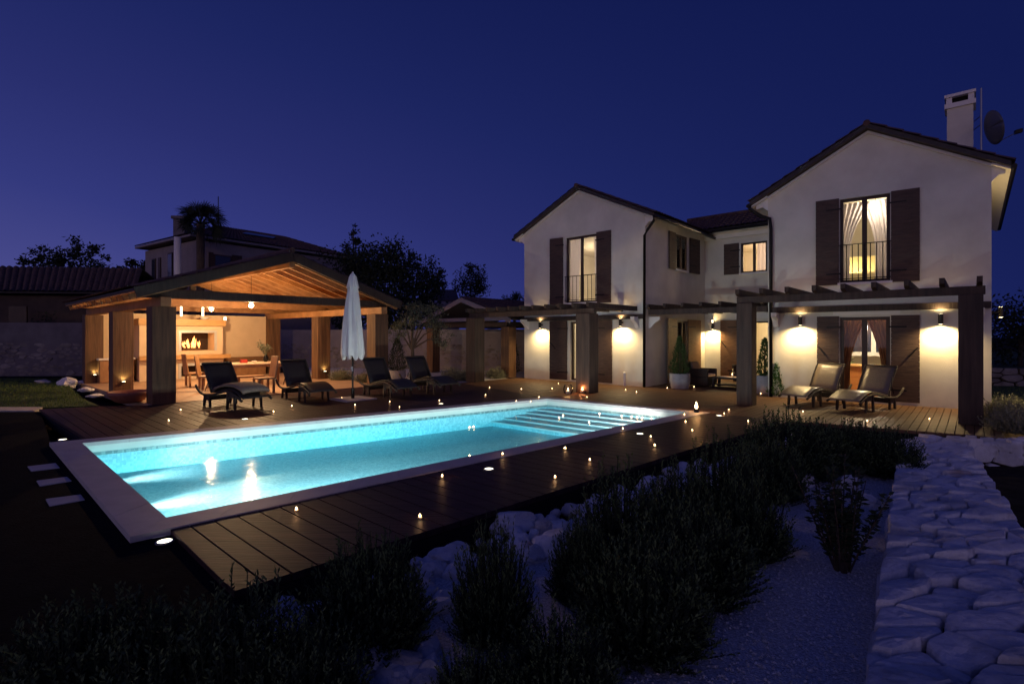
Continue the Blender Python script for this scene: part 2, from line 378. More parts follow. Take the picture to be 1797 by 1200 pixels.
def stones(mb, poly, n, fmap, stretch=1.0, seed=1, depth=.2, gap=.02, rough=.02, rise=.05, relax=2, sub=3):
    """irregular stones filling a 2-D region; fmap(u, v, h) gives the point, h outwards."""
    rnd = random.Random(seed)
    for q in voronoi(poly, n, stretch, seed, relax):
        cx = sum(a[0] for a in q)/len(q); cy = sum(a[1] for a in q)/len(q)
        rim = []
        for i in range(len(q)):
            a, b = q[i], q[(i+1) % len(q)]
            l = math.hypot(b[0]-a[0], b[1]-a[1])
            if l < 1e-4: continue
            for k in range(sub):
                t = k/sub; rim.append((a[0]+(b[0]-a[0])*t, a[1]+(b[1]-a[1])*t))
        if len(rim) < 4: continue
        rr = sum(math.hypot(a[0]-cx, a[1]-cy) for a in rim)/len(rim)
        # round the corners
        rim = [((rim[i-1][0]+10*rim[i][0]+rim[(i+1) % len(rim)][0])/12, (rim[i-1][1]+10*rim[i][1]+rim[(i+1) % len(rim)][1])/12) for i in range(len(rim))]
        k = max(.3, 1-gap/rr); off = rnd.uniform(-1, 1)*rise; tx, ty = rnd.uniform(-.13,.13), rnd.uniform(-.13,.13); sd = rnd.uniform(0, 90)
        rings = []; top = []
        for (s_, h_) in ((.97*k, -depth), (1.0*k, -.05), (.975*k, -.018), (.91*k, -.002), (.62*k, .003), (.3*k, .004)):
            ring = []
            for (x, y) in rim:
                X = cx+(x-cx)*s_; Y = cy+(y-cy)*s_
                nz = mnoise.noise(Vector((X*3, Y*3, sd)))*rough*.7 + mnoise.noise(Vector((X*9, Y*9, sd)))*rough*.35 + mnoise.noise(Vector((X*26, Y*26, sd)))*rough*.18
                jx = mnoise.noise(Vector((X*6, Y*6, sd+7)))*rough*.9; jy = mnoise.noise(Vector((X*6, Y*6, sd+17)))*rough*.9
                ring.append(fmap(X+jx, Y+jy, h_+off+nz*(0 if h_ == -depth else 1)+(x-cx)*tx*s_+(y-cy)*ty*s_))
            rings.append(ring)
        m_ = len(rim); vs = [p for r_ in rings for p in r_]+[fmap(cx, cy, .008+off)]
        fs = []
        for i in range(len(rings)-1):
            for j in range(m_): fs.append((i*m_+j, i*m_+(j+1) % m_, (i+1)*m_+(j+1) % m_, (i+1)*m_+j))
        L_ = (len(rings)-1)*m_
        for j in range(m_): fs.append((L_+j, L_+(j+1) % m_, len(vs)-1))
        mb.add(vs, fs)
def rock_mb(mb, c, sx, sy, sz, seed, rz=0, nu=14, nv=9):
    c = Vector(c); vs = []; fs = []
    for i in range(nv+1):
        ph = math.pi*i/nv
        for j in range(nu):
            th = 2*math.pi*j/nu; d = Vector((math.sin(ph)*math.cos(th), math.sin(ph)*math.sin(th), math.cos(ph)))
            k = 1 + .38*mnoise.noise(d*1.3+Vector((seed*3.1,0,0))) + .16*mnoise.noise(d*3.4+Vector((0,seed*2.7,0)))
            # flatten a few facets
            for q in range(5):
                rr = random.Random(seed*11+q); nn = Vector((rr.uniform(-1,1), rr.uniform(-1,1), rr.uniform(-.3,1))).normalized()
                t = d.dot(nn)*k
                if t > .74: k *= .74/t
            p = Vector((d.x*k*sx, d.y*k*sy, d.z*k*sz)); p.rotate(Matrix.Rotation(rz, 3, 'Z')); vs.append(c+p)
    for i in range(nv):
        for j in range(nu): fs.append((i*nu+j, i*nu+(j+1) % nu, (i+1)*nu+(j+1) % nu, (i+1)*nu+j))
    mb.add(vs, fs)

ORD = ['first','second','third','fourth','fifth','sixth','seventh','eighth','ninth','tenth','eleventh','twelfth','thirteenth','fourteenth','fifteenth','sixteenth','seventeenth','eighteenth','nineteenth','twentieth']

# ================================================================== THE GROUND
pN, pL, pF, pR = at(291.4,909.6), at(144.3,778.9), at(959.7,700.4), at(1209.5,723.9)      # pool, inner corners
oN, oL, oF, oR = at(228.3,943.9), at(86.6,777.6), at(957,697), at(1245.4,724.5)            # outer edge of the coping
g = MB(); big = [(-400,-60), (-400,900), (400,900), (400,-60)]
inn = [(oN.x,oN.y), (oL.x,oL.y), (oF.x,oF.y), (oR.x,oR.y)]
v = [(x,y,-.42) for x,y in big] + [(x,y,-.42) for x,y in inn]
g.add(v, [(0,1,5,4),(1,2,6,5),(2,3,7,6),(3,0,4,7)])
struct(g.build('ground', 'soil'))
# garden bed of pale gravel between the deck and the dry stone wall
rows = []
for i in range(46):
    row = []
    for j in range(40):
        y = .4+i*.26; xl = -4.6 + (y-.4)*1.02; xr = .9+(y-1)*.80+.5
        x = xl+(xr-xl)*j/39; z = -.20+.035*mnoise.noise(Vector((x*.9,y*.9,0)))+.012*mnoise.noise(Vector((x*4,y*4,3)))
        row.append((x,y,z))
    rows.append(row)
rows = [r_ for r_ in rows if r_[0][1] < 9.9]
# stop the bed at the near edge of the deck
S0, S1, S2, S3 = Vector((-3.17,4.76,0)), Vector((-1.96,3.61,0)), Vector((2.73,8.02,0)), Vector((5.84,10.74,0))
struct(MB().sheet(rows).build('gravel_bed', 'gravel', smooth=True, recalc=False))
# dark lawn at the left front and along the pool head
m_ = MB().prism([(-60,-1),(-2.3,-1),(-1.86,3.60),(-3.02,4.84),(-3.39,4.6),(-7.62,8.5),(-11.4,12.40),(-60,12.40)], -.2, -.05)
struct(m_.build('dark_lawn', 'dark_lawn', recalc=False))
struct(MB().prism([(-45,12.40),(-11.55,12.40),(-11.9,13.0),(-45,13.0)], -.2, -.02).build('path', 'concrete'))
lawn_poly = [(-45,13.0),(-11.9,13.0),(-10.7,13.3),(-12.6,15.0),(-17.2,19.8),(-20,21.8),(-45,22.5)]
struct(MB().prism(lawn_poly, -.2, -.03).build('lawn', 'lawn'))
struct(MB().prism([(11.6,13.5),(13,9.5),(40,9.5),(60,60),(14,40)], -.2, -.04).build('lawn', 'lawn'))
# planted strip and pale paving behind the deck, in front of the boundary wall
struct(MB().prism([(-4.2,18.6),(-1.6,19.6),(2,23),(4,30),(-14,34),(-11,25)], -.3, -.03).build('gravel', 'gravel'))

# ================================================================== DECKS
dk = MB()
far = [(-7.3,8.84), (.966,14.86), (-1.95,19.35), (-4.5,18.75), (-9.35,13.15), (-10.28,13.06), (-11.5,12.46)]
boards(dk, far, A, .20, -.06, 0.0, seed=3)
near = [(S0.x,S0.y), (S1.x,S1.y), (S2.x,S2.y), (S3.x,S3.y), (oR.x,oR.y)]
boards(dk, near, A, .20, -.06, 0.0, seed=4)
struct(dk.build('deck', 'deck_wood', bevel=.003))
fr = MB()
for a_, b_ in ((S0,S1),(S1,S2),(S2,S3)):
    n_ = (b_-a_).cross(UP).normalized()
    fr.beam(a_-n_*.04+Vector((0,0,-.16)), b_-n_*.04+Vector((0,0,-.16)), .05, .19)
fr.beam(Vector((-11.5,12.46,-.14)), Vector((-7.3,8.84,-.14)), .05, .15)
fr.prism([(p[0],p[1]) for p in far], -.13, -.075); fr.prism([(p[0]*.98+.02,p[1]+.03) for p in near], -.30, -.075)
struct(fr.build('deck_base', 'black_void'))
tr = MB()
terr = [(oR.x,oR.y), (S3.x,S3.y), (8.66,9.0), (12.3,13.1), (12.3,16), (9.2,22.4), (3.0,24.5), (-1.95,19.35), (.966,14.86)]
boards(tr, terr, B, .135, -.06, 0.0, seed=5)
struct(tr.build('terrace', 'terrace_wood'))
bs_ = MB().prism([(oR.x,oR.y), (S3.x,S3.y), (8.66,9.0), (12.3,13.1), (12.3,16), (9.2,22.4), (3.0,24.5), (-1.95,19.35), (.966,14.86)], -.25, -.075)
struct(bs_.build('terrace_base', 'black_void'))

# ================================================================== POOL
cp = MB()
def ring(mb, inner, outer, z0, z1):
    n = len(inner)
    vs = [(p.x,p.y,z1) for p in inner]+[(p.x,p.y,z1) for p in outer]+[(p.x,p.y,z0) for p in inner]+[(p.x,p.y,z0) for p in outer]
    fs = []
    for i in range(n):
        j = (i+1) % n; fs += [(i,j,j+n,i+n), (i+n,j+n,j+3*n,i+3*n), (i,i+2*n,j+2*n,j), (i+2*n,i+3*n,j+3*n,j+2*n)]
    mb.add(vs, fs)
IN = [pN,pL,pF,pR]; OU = [oN,oL,oF,oR]
for i_ in range(4):
    j_ = (i_+1) % 4; a0, a1, b0, b1 = IN[i_], IN[j_], OU[i_], OU[j_]; n_ = max(3, int((a1-a0).length/.62)); g_ = .0022/max(.3,(a1-a0).length/n_)
    for k in range(n_):
        t0, t1 = (k+ (g_ if k else 0))/n_, (k+1-(g_ if k < n_-1 else 0))/n_
        q = [a0.lerp(a1,t0), a0.lerp(a1,t1), b0.lerp(b1,t1), b0.lerp(b1,t0)]; dz = .0015*math.sin(k*7.3+i_)
        cp.prism([tuple(x.xy) for x in q], -.045, .014+dz)
pool = empty('swimming_pool', ((pN+pL+pF+pR)/4)+Vector((0,0,-.6)))
tag(pool, 'long lit swimming pool with pale stone coping and steps at its far end', 'swimming pool')
cp.build('coping', 'coping_stone', pool)
FL = -.56; WL = -.20
def inset(pts, d):
    c = sum(pts, Vector())/len(pts); return [p+(c-p).normalized()*d for p in pts]
def wallring(z0, z1, d, mname, nm):
    mb = MB(); pts = IN; q = inset(pts, d) if d else pts
    for i in range(4):
        a_, b_ = q[i], q[(i+1) % 4]; mb.add([(a_.x,a_.y,z0),(b_.x,b_.y,z0),(b_.x,b_.y,z1),(a_.x,a_.y,z1)], [(0,1,2,3)])
    return mb.build(nm, mname, pool)
wallring(-.155, -.045, 0, 'pool_white', 'upper_wall')
wallring(-.215, -.155, 0, 'pool_band', 'tile_band')
wallring(FL, -.215, 0, 'pool_mosaic', 'basin_wall')
MB().add([(p.x,p.y,FL) for p in IN], [(0,1,2,3)]).build('basin_floor', 'pool_mosaic', pool)
# steps across the far end
def sl(s, t): return (pN.lerp(pR, s)).lerp(pL.lerp(pF, s), t)
prev = 1.0
for i, (s_, z_) in enumerate(((.968,-.255),(.931,-.30),(.894,-.345),(.857,-.39),(.818,-.435))):
    a_, b_, c_, d_ = sl(s_,0), sl(s_,1), sl(prev,1), sl(prev,0)
    st = MB().prism([(a_.x,a_.y),(b_.x,b_.y),(c_.x,c_.y),(d_.x,d_.y)], FL, z_).build('step', 'pool_mosaic', pool)
    MB().prism([(sl(s_-.0065,0).x,sl(s_-.0065,0).y),(sl(s_-.0065,1).x,sl(s_-.0065,1).y),(sl(s_+.004,1).x,sl(s_+.004,1).y),(sl(s_+.004,0).x,sl(s_+.004,0).y)], z_-.035, z_+.004).build('nosing', 'white_paint', st)
    prev = s_-.0066
# water body
glassy('pool_water', (1,1,1), rough=.10, ior=1.30, bump=.5, gain=.13, bscale=5, vol=(.16,.72,.80), dens=.40)
wq = inset(IN, .004)
wt = MB(); wt.prism([(p.x,p.y) for p in wq], FL+.003, WL)
water = wt.build('water', 'pool_water'); struct(water)
# underwater lamps set in the near long wall
cen = (pN+pL+pF+pR)/4
def pool_lamp(s_, t_, z, d, e, col=(.75,.97,1.0), spot=150, spill_shield=.12, lr=.03, soft=.03, bl=.6):
    p = sl(s_, t_); p.z = z; d = Vector(d).normalized()
    l_ = MB(); 
    a_ = d.cross(UP).normalized(); u_ = a_.cross(d)
    n = 14; q = p+d*.012
    l_.extr([q+(a_*math.cos(2*math.pi*k/n)+u_*math.sin(2*math.pi*k/n))*lr for k in range(n)], d*.012)
    l_.build('pool_light', 'pool_lens', pool)
    if spill_shield: MB().obox(p+d*spill_shield+UP*.036, a_*.25, d*(spill_shield-.01), UP*.004).build('added_spill_shield', 'steel', pool)  # unseen plate added to keep lamp spill off the deck furniture
    li = light('SPOT', 'pool_spot', p+d*.06, e, col, pool, radius=soft, spot=R(spot), blend=bl); aim(li, d)
nb = (pR-pN).normalized(); inward = Vector((-nb.y, nb.x, 0))
for s_, e in ((.03, 1900), (.09, 1500), (.16, 1200), (.25, 800), (.35, 480), (.50, 260), (.68, 170), (.86, 100)):
    pool_lamp(s_, 0.004, -.285, inward+Vector((0,0,-.16 if s_ < .36 else -.03)), e, col=(1.0,.99,.97), spill_shield=.19 if s_ < .3 else .11, soft=.05, bl=.9)
bdir = (pR-pN).normalized()
for t_, e in ((.10, 1000), (.50, 650), (.86, 420)): pool_lamp(.004, t_, -.285, bdir+Vector((0,0,-.10)), e, col=(1.0,.98,.96), spill_shield=0, spot=66, soft=.16, bl=1.0)
for s_, e in ((.79, 170), (.89, 150)): pool_lamp(s_, .004, -.226, inward+Vector((0,0,-.06)), e, col=(1.0,.98,.96), spill_shield=0, spot=140, lr=.02)  # two more lamps, added only to brighten the step treads

# ================================================================== VILLA
F0, F1 = Vector((.518,21.49,0)), Vector((4.63,17.82,0))
G0, G1 = Vector((7.54,15.10,0)), Vector((11.39,12.18,0))
K0 = F1+B*5.3; K1 = G0+B*5.38
villa = empty('villa', (6.5,18.5,0))
tag(villa, 'white plastered two-storey villa with two gabled wings and brown shutters', 'house')
TH = .30
class Wall:
    def __init__(s, p0, p1, top):
        s.p0 = p0; s.p1 = p1; s.d = (p1-p0).normalized(); s.len = (p1-p0).length; s.n = Vector((s.d.y, -s.d.x, 0)); s.top = top; s.ops = []; s.th = TH
    def pt(s, u, z, o=0): return s.p0+s.d*u+s.n*o+Vector((0,0,z))       # o outwards
    def uz(s, px, py, o=0):                                             # photo point -> wall coordinates
        k = (px-CX)/F; p = s.p0+s.n*o
        u = (k*p.y-p.x)/(s.d.x-k*s.d.y); Y = (p+s.d*u).y; return u, zat(py, Y)
    def u(s, px): return s.uz(px, HY)[0]
    def mesh(s, mb):
        us = sorted({0, s.len}|{o[0] for o in s.ops}|{o[1] for o in s.ops}); zs = sorted({-.25, s.top}|{o[2] for o in s.ops}|{o[3] for o in s.ops})
        for i in range(len(us)-1):
            for j in range(len(zs)-1):
                cu, cz = (us[i]+us[i+1])/2, (zs[j]+zs[j+1])/2
                if any(o[0] < cu < o[1] and o[2] < cz < o[3] for o in s.ops): continue
                for off in (0, -s.th):
                    mb.add([s.pt(us[i],zs[j],off), s.pt(us[i+1],zs[j],off), s.pt(us[i+1],zs[j+1],off), s.pt(us[i],zs[j+1],off)], [(0,1,2,3)])
        for (a, b, c, d) in s.ops:
            q = [(a,c),(b,c),(b,d),(a,d)]
            for k in range(4):
                (u0,z0),(u1,z1) = q[k], q[(k+1) % 4]
                mb.add([s.pt(u0,z0,0), s.pt(u1,z1,0), s.pt(u1,z1,-s.th), s.pt(u0,z0,-s.th)], [(0,1,2,3)])
EV = 6.03
WL_ = Wall(F0, F1, EV); WS = Wall(F1, K0, EV); WB = Wall(K0, K1, EV); WR = Wall(G0, G1, EV-.15)
WS.th = .14
# outward normals: left/right fronts face -B ; side wall faces +A ; back wall faces -B
if WL_.n.dot(-B) < 0: WL_.n = -WL_.n
if WR.n.dot(-B) < 0: WR.n = -WR.n
if WB.n.dot(-B) < 0: WB.n = -WB.n
if WS.n.dot(A) < 0: WS.n = -WS.n

def shutter(w, u0, u1, z0, z1, off=.02, swing=0, mname='shutter_wood', strap=False, hinge='r'):
    """plank shutter lying on the wall; swing opens it away from the wall about one edge."""
    mb = MB(); W = abs(u1-u0); n = max(6, int((z1-z0)/.145)); h = (z1-z0)/n
    hu = u1 if hinge == 'r' else u0; sgn = -1 if hinge == 'r' else 1
    def P(a, z, o):                       # a = distance from hinge
        return w.pt(hu+sgn*a*math.cos(swing), z, off+a*math.sin(swing)+o*math.cos(swing))
    def slab(a0, a1, za, zb, o0, o1):
        vs = [P(a, z, o) for o in (o0, o1) for z in (za, zb) for a in (a0, a1)]
        mb.add(vs, [(0,1,3,2),(4,6,7,5),(0,4,5,1),(2,3,7,6),(0,2,6,4),(1,5,7,3)])
    for k in range(n): slab(0, W, z0+k*h+.004, z0+(k+1)*h-.004, 0, .035)
    slab(.02, W-.02, z0+.01, z1-.01, .004, .027)
    o = mb.build('shutter', mname, villa)
    hw = MB()
    for zz in (z0+.3, z1-.3):
        vs = [P(a, z, q) for q in (.035, .042) for z in (zz-.02, zz+.02) for a in (-.05, W*.55)]
        hw.add(vs, [(0,1,3,2),(4,6,7,5),(0,4,5,1),(2,3,7,6),(0,2,6,4),(1,5,7,3)])
    if strap:
        hw.beam(P(W*.93, z0+(z1-z0)*.63, .055), P(W*.62, z0+(z1-z0)*.52, .055), .025, .03)
    hw.build('hinge', 'metal_dark', o)
    return o
def window(w, u0, u1, z0, z1, mull=True, glass='window_glass', depth=.10, frame=.065, rail=False, sill=True, name='window', transom=None):
    w.ops.append((u0, u1, z0, z1))
    mb = MB(); dn = w.n*.03
    def bar(a, b, c, d, o=-depth, t=.03):
        mb.obox((w.pt((a+b)/2, (c+d)/2, o)), w.d*(b-a)/2, w.n*t, UP*(d-c)/2)
    bar(u0, u0+frame, z0, z1); bar(u1-frame, u1, z0, z1); bar(u0+frame, u1-frame, z1-frame, z1); bar(u0+frame, u1-frame, z0, z0+frame)
    if mull: um = (u0+u1)/2; bar(um-frame*.75, um+frame*.75, z0+frame, z1-frame, t=.034)
    if transom: bar(u0+frame, u1-frame, transom-.03, transom+.03, t=.028)
    o = mb.build(name, 'frame_wood', villa)
    MB().obox(w.pt((u0+u1)/2, (z0+z1)/2, -depth), w.d*((u1-u0)/2-frame+.005), w.n*.004, UP*((z1-z0)/2-frame+.005)).build('pane', glass, o)
    if sill: MB().obox(w.pt((u0+u1)/2, z0-.035, .03), w.d*((u1-u0)/2+.05), w.n*.06, UP*.033).build('sill', 'plaster_trim', o)
    if rail:
        rl = MB(); zt = z0+1.02
        for zz in (zt, z0+.10, z0-.02): rl.beam(w.pt(u0-.02, zz, .05), w.pt(u1+.02, zz, .05), .03, .022)
        k = 9
        for i in range(k): 
            u = u0+.02+(u1-u0-.04)*i/(k-1); rl.beam(w.pt(u, z0-.02, .05), w.pt(u, zt, .05), .016, .016)
        rl.build('railing', 'metal_dark', villa)
    return o
def curtain(w, u0, u1, z0, z1, o, mname, gather=0.0, side='l', waves=6):
    rows = []; nz_ = 14
    for i in range(nz_+1):
        t = i/nz_; z = z1+(z0-z1)*t
        g_ = 1-gather*(math.sin(min(1, t*1.5)*math.pi/2))
        row = []
        for j in range(waves*6+1):
            s_ = j/(waves*6); 
            u = (u0+(u1-u0)*s_*g_) if side == 'l' else (u1-(u1-u0)*s_*g_)
            row.append(w.pt(u, z, o+.035*math.sin(s_*waves*2*math.pi)))
        rows.append(row)
    return MB().sheet(rows).build('curtain', mname, villa, smooth=True, recalc=False)
# ---- left wing front
a, zt = WL_.uz(993,416); b, _ = WL_.uz(1047,410); 
zL1 = WL_.uz(1020,412)[1]; zL0 = 3.05
window(WL_, a, b, zL0, zL1-.04, rail=True)
ua = WL_.u(968); ub = WL_.u(1073)
shutter(WL_, ua, a-.12, zL0-.06, zL1, swing=.14, hinge='r'); shutter(WL_, b+.02, ub, zL0-.06, zL1, hinge='l')
ga = WL_.u(1001); gb = WL_.u(1047); zg = WL_.uz(1030,562)[1]
window(WL_, ga, gb, .06, zg-.05, sill=False, name='glass_door')
shutter(WL_, WL_.u(968), WL_.u(996), .05, zg, swing=.12, strap=True); shutter(WL_, gb+.02, WL_.u(1075), .05, zg, hinge='l')
# ---- side wall of left wing
su0, su1 = WS.u(1185), WS.u(1204); szt, szb = 5.62, 4.30
szt = WS.uz(1180,409)[1]; szb = WS.uz(1180,471)[1]
window(WS, su0, su1, szb, szt, name='window', depth=.0); shutter(WS, WS.u(1172.5), su0-.05, szb-.04, szt+.03, hinge='r'); shutter(WS, WS.u(1209), WS.u(1223), szb-.04, szt+.03, hinge='l', swing=.1)
dz = WS.uz(1190,562)[1]
window(WS, WS.u(1187), WS.u(1204), .06, 2.35, sill=False, name='glass_door', depth=.0)
shutter(WS, WS.u(1166), WS.u(1186), .05, 2.42, mname='door_wood', swing=.10, hinge='r'); shutter(WS, WS.u(1206), WS.u(1228), .05, 2.42, mname='door_wood', hinge='l')
# ---- back wall of the court
bt = WB.uz(1320,425)[1]; bb = WB.uz(1320,478)[1]
window(WB, WB.u(1300), WB.u(1346), bb, bt); shutter(WB, WB.u(1271), WB.u(1297), bb-.03, bt+.03)
window(WB, WB.u(1296), WB.u(1350), .06, 2.35, sill=False, name='glass_door'); shutter(WB, WB.u(1265), WB.u(1294), .05, 2.42, mname='door_wood', strap=True)
# ---- right wing front
ra, rb = WR.u(1474), WR.u(1562); rz1 = 5.50; rz0 = 3.22
window(WR, ra, rb, rz0, rz1, rail=True, frame=.075)
shutter(WR, WR.u(1432), ra-.02, rz0-.05, rz1+.03); shutter(WR, rb+.02, WR.u(1614), rz0-.05, rz1+.03, hinge='l')
rg = WR.uz(1520,556)[1]
window(WR, ra, rb, .06, rg, sill=False, name='glass_door', frame=.085)
shutter(WR, WR.u(1434), ra-.02, .08, rg+.03, strap=True); shutter(WR, rb+.02, WR.u(1614), .08, rg+.03, hinge='l', strap=True)
# lintel trims
tm = MB()
for w, a_, b_, z_ in ((WL_, WL_.u(985), WL_.u(1056), zg+.06), (WR, WR.u(1462), WR.u(1580), rg+.06), (WS, WS.u(1180), WS.u(1222), 2.46), (WB, WB.u(1290), WB.u(1352), 2.46)):
    tm.obox(w.pt((a_+b_)/2, z_+.10, .006), w.d*(b_-a_)/2, w.n*.014, UP*.10)
tm.build('lintel', 'plaster_trim', villa)
# ---- walls
LW, DW = 8.5, 9.5        # how far the wings run back
def gable_tri(mb, w, peak, t=TH):
    pl, pr_, pp = w.pt(0,w.top), w.pt(w.len,w.top), w.pt(w.len/2,peak)
    for o in (0, -t):
        q = [w.pt(0,w.top,o), w.pt(w.len,w.top,o), w.pt(w.len/2,peak,o)]; mb.add(q, [(0,1,2)])
PKL, PKR = 7.36, 7.24
mb = MB(); WL_.mesh(mb); gable_tri(mb, WL_, PKL); mb.build('wing_wall', 'plaster', villa, recalc=False)
mb = MB(); WR.mesh(mb); gable_tri(mb, WR, PKR); mb.build('wing_wall', 'plaster', villa, recalc=False)
mb = MB(); WS.mesh(mb); WB.mesh(mb); mb.build('court_wall', 'plaster', villa, recalc=False)
mb = MB()
def plainwall(mb, p, q, z1, z0=-.25, t=.3, inward=None):
    d = (q-p).normalized(); n = Vector((d.y,-d.x,0)) if inward is None else inward
    mb.extr([(p.x,p.y,z0),(q.x,q.y,z0),(q.x,q.y,z1),(p.x,p.y,z1)], n*t)
e = .004
plainwall(mb, F0+B*.3, F0+B*LW, EV, inward=A); plainwall(mb, G1+B*.3, G1+B*DW, EV-.15, inward=-A); plainwall(mb, G0+B*.3, G0+B*5.37, EV-.15, inward=A)
plainwall(mb, F0+B*LW, G1+B*DW, EV-.15, inward=B)
mb.build('outer_wall', 'plaster', villa)
# corner pilaster edges (slim pale corner strips)
# ---- roofs: corrugated clay tiles on a slab
def tiles(mb, e0, e1, r0, r1, pitch=.21, amp=.035, step=.36, lift=.10):
    """barrel tiled sheet from eave e0-e1 up to ridge r0-r1."""
    e0, e1, r0, r1 = (Vector(x) for x in (e0, e1, r0, r1)); W = (e1-e0).length; L_ = ((r0+r1)/2-(e0+e1)/2).length
    nrm = (e1-e0).cross((r0-e0)).normalized()
    if nrm.z < 0: nrm = -nrm
    nc = max(2, int(W/pitch))*6; nr = max(2, int(L_/step)); rows = []
    for i in range(nr):
        for k, t in enumerate((i/nr, (i+.995)/nr)):
            row = []
            for j in range(nc+1):
                s_ = j/nc; p = e0.lerp(e1, s_).lerp(r0.lerp(r1, s_), t)
                row.append(p+nrm*(lift+amp*abs(math.sin(s_*nc/6*math.pi))*1.6+(.028 if k == 0 else 0)+.006*mnoise.noise(Vector((j//6*3.3, i*2.1, 0)))))
            rows.append(row)
    mb.sheet(rows)
def gable_roof(w, back, ev, pk, ovl, ovr_, ovf, name_parts=True, th=.12):
    """gable roof over a front wall w running back along B."""
    c = w.pt(w.len/2, 0); hw = w.len/2; sl_ = (pk-ev)/hw
    ff = -B*ovf; bbk = B*back
    out = []
    for sgn in (-1, 1):
        ovs = ovl if sgn < 0 else ovr_; eo = c+w.d*sgn*(hw+ovs)+Vector((0,0,ev-sl_*ovs)); ro = c+Vector((0,0,pk))
        sb = MB(); n_ = Vector((0,0,1))
        q = [eo+ff, ro+ff, ro+bbk, eo+bbk]
        sb.extr([x+n_*.005 for x in q], Vector((0,0,th)))
        out.append(sb)
        tl = MB(); tiles(tl, eo+ff+n_*(th-.09), eo+bbk+n_*(th-.09), ro+ff+n_*(th-.09), ro+bbk+n_*(th-.09))
        r_ = sb.build('roof', 'roof_edge', villa); tl.build('tiling', 'terracotta', r_, recalc=False)
        # gutter
        MB().tube([eo+ff*.98+w.d*sgn*.05+Vector((0,0,.0)), eo+bbk*.98+w.d*sgn*.05], .055, 8).build('gutter', 'metal_dark', villa)
        # white plaster cornice following the gable
        mb = MB(); a_ = w.pt(w.len/2+sgn*(hw+.0), ev-.02, .012); b_ = w.pt(w.len/2, pk-.02, .012)
        mb.extr([a_, b_, b_-Vector((0,0,.07)), a_-Vector((0,0,.07))], w.n*.05); mb.build('cornice', 'plaster_trim', villa)
        # soffit under the overhang
        so = MB(); i_ = c+w.d*sgn*hw+Vector((0,0,ev-.01)); 
        so.extr([i_+ff*.6, eo+ff*.6, eo+bbk, i_+bbk], Vector((0,0,-.05))); 
        so.extr([i_, c+w.d*sgn*(hw+ovs*.75)+Vector((0,0,ev-sl_*ovs*.75-.03)), c+w.d*sgn*(hw+ovs*.72)+Vector((0,0,ev-sl_*ovs-.10)), c+w.d*sgn*(hw+ovs*.35)+Vector((0,0,ev-.30)), i_+Vector((0,0,-.42))], B*.12)
        so.build('soffit', 'plaster_trim', villa)
gable_roof(WL_, LW, EV, PKL, .42, .42, .22)
gable_roof(WR, DW, EV-.15, PKR, .44, .33, .22)
# ridge tiles
for w, pk, bk in ((WL_, PKL, LW), (WR, PKR, DW)):
    c = w.pt(w.len/2, pk+.13); MB().tube([c-B*.24, c+B*bk], .085, 8).build('ridge', 'terracotta', villa)
# court roof
e0, e1 = K0-B*.42-A*1.0+Vector((0,0,EV+.02)), K1-B*.42+A*.6+Vector((0,0,EV+.02)); r0, r1 = K0+B*2.0-A*1.6+Vector((0,0,7.05)), K1+B*2.0+A*.6+Vector((0,0,7.05))
sb = MB(); sb.extr([e0, e1, r1, r0], Vector((0,0,.10))); ro_ = sb.build('roof', 'roof_edge', villa)
tl = MB(); tiles(tl, e0, e1, r0, r1, lift=.05+.05); tl.build('tiling', 'terracotta', ro_, recalc=False)
sb = MB(); bk0, bk1 = K0+B*4.4-A*1.0+Vector((0,0,EV)), K1+B*4.4+A*.6+Vector((0,0,EV)); sb.extr([bk0, bk1, r1+B*.001, r0+B*.001], Vector((0,0,.10))); sb.build('roof', 'roof_edge', villa)
MB().tube([r0+UP*.17, r1+UP*.17], .085, 8).build('ridge', 'terracotta', villa)
MB().tube([e0+A*1.3-B*.06, e1-B*.06], .055, 8).build('gutter', 'metal_dark', villa)
so = MB(); s0, s1 = K0+Vector((0,0,EV-.03)), K1+Vector((0,0,EV-.03)); so.extr([s0, s1, s1-B*.40+UP*.03, s0-B*.40+UP*.03], Vector((0,0,-.05)))
so.extr([s0-B*.005, s1-B*.005, s1-B*.005-UP*.22, s0-B*.005-UP*.22], -B*.12); so.build('soffit', 'plaster_trim', villa)
# downpipes
def pipe(pts, r=.05): return MB().tube(pts, r, 10).build('downpipe', 'metal_dark', villa, smooth=True)
g1 = F1+A*.42; pipe([g1+Vector((0,0,5.86))-B*.2, g1+Vector((0,0,5.68))-B*.2, F1+A*.16-B*.14+Vector((0,0,5.42)), F1+A*.02-B*.09+Vector((0,0,5.25)), F1+A*.0-B*.085+Vector((0,0,0))], .048)
g0 = G0-A*.45; pipe([g0+Vector((0,0,5.70))-B*.2, g0+Vector((0,0,5.55))-B*.2, G0-A*.2-B*.12+Vector((0,0,5.32)), G0+A*.07-B*.09+Vector((0,0,5.20)), G0+A*.10-B*.085+Vector((0,0,4.9)), G0+A*.10-B*.085], .048)
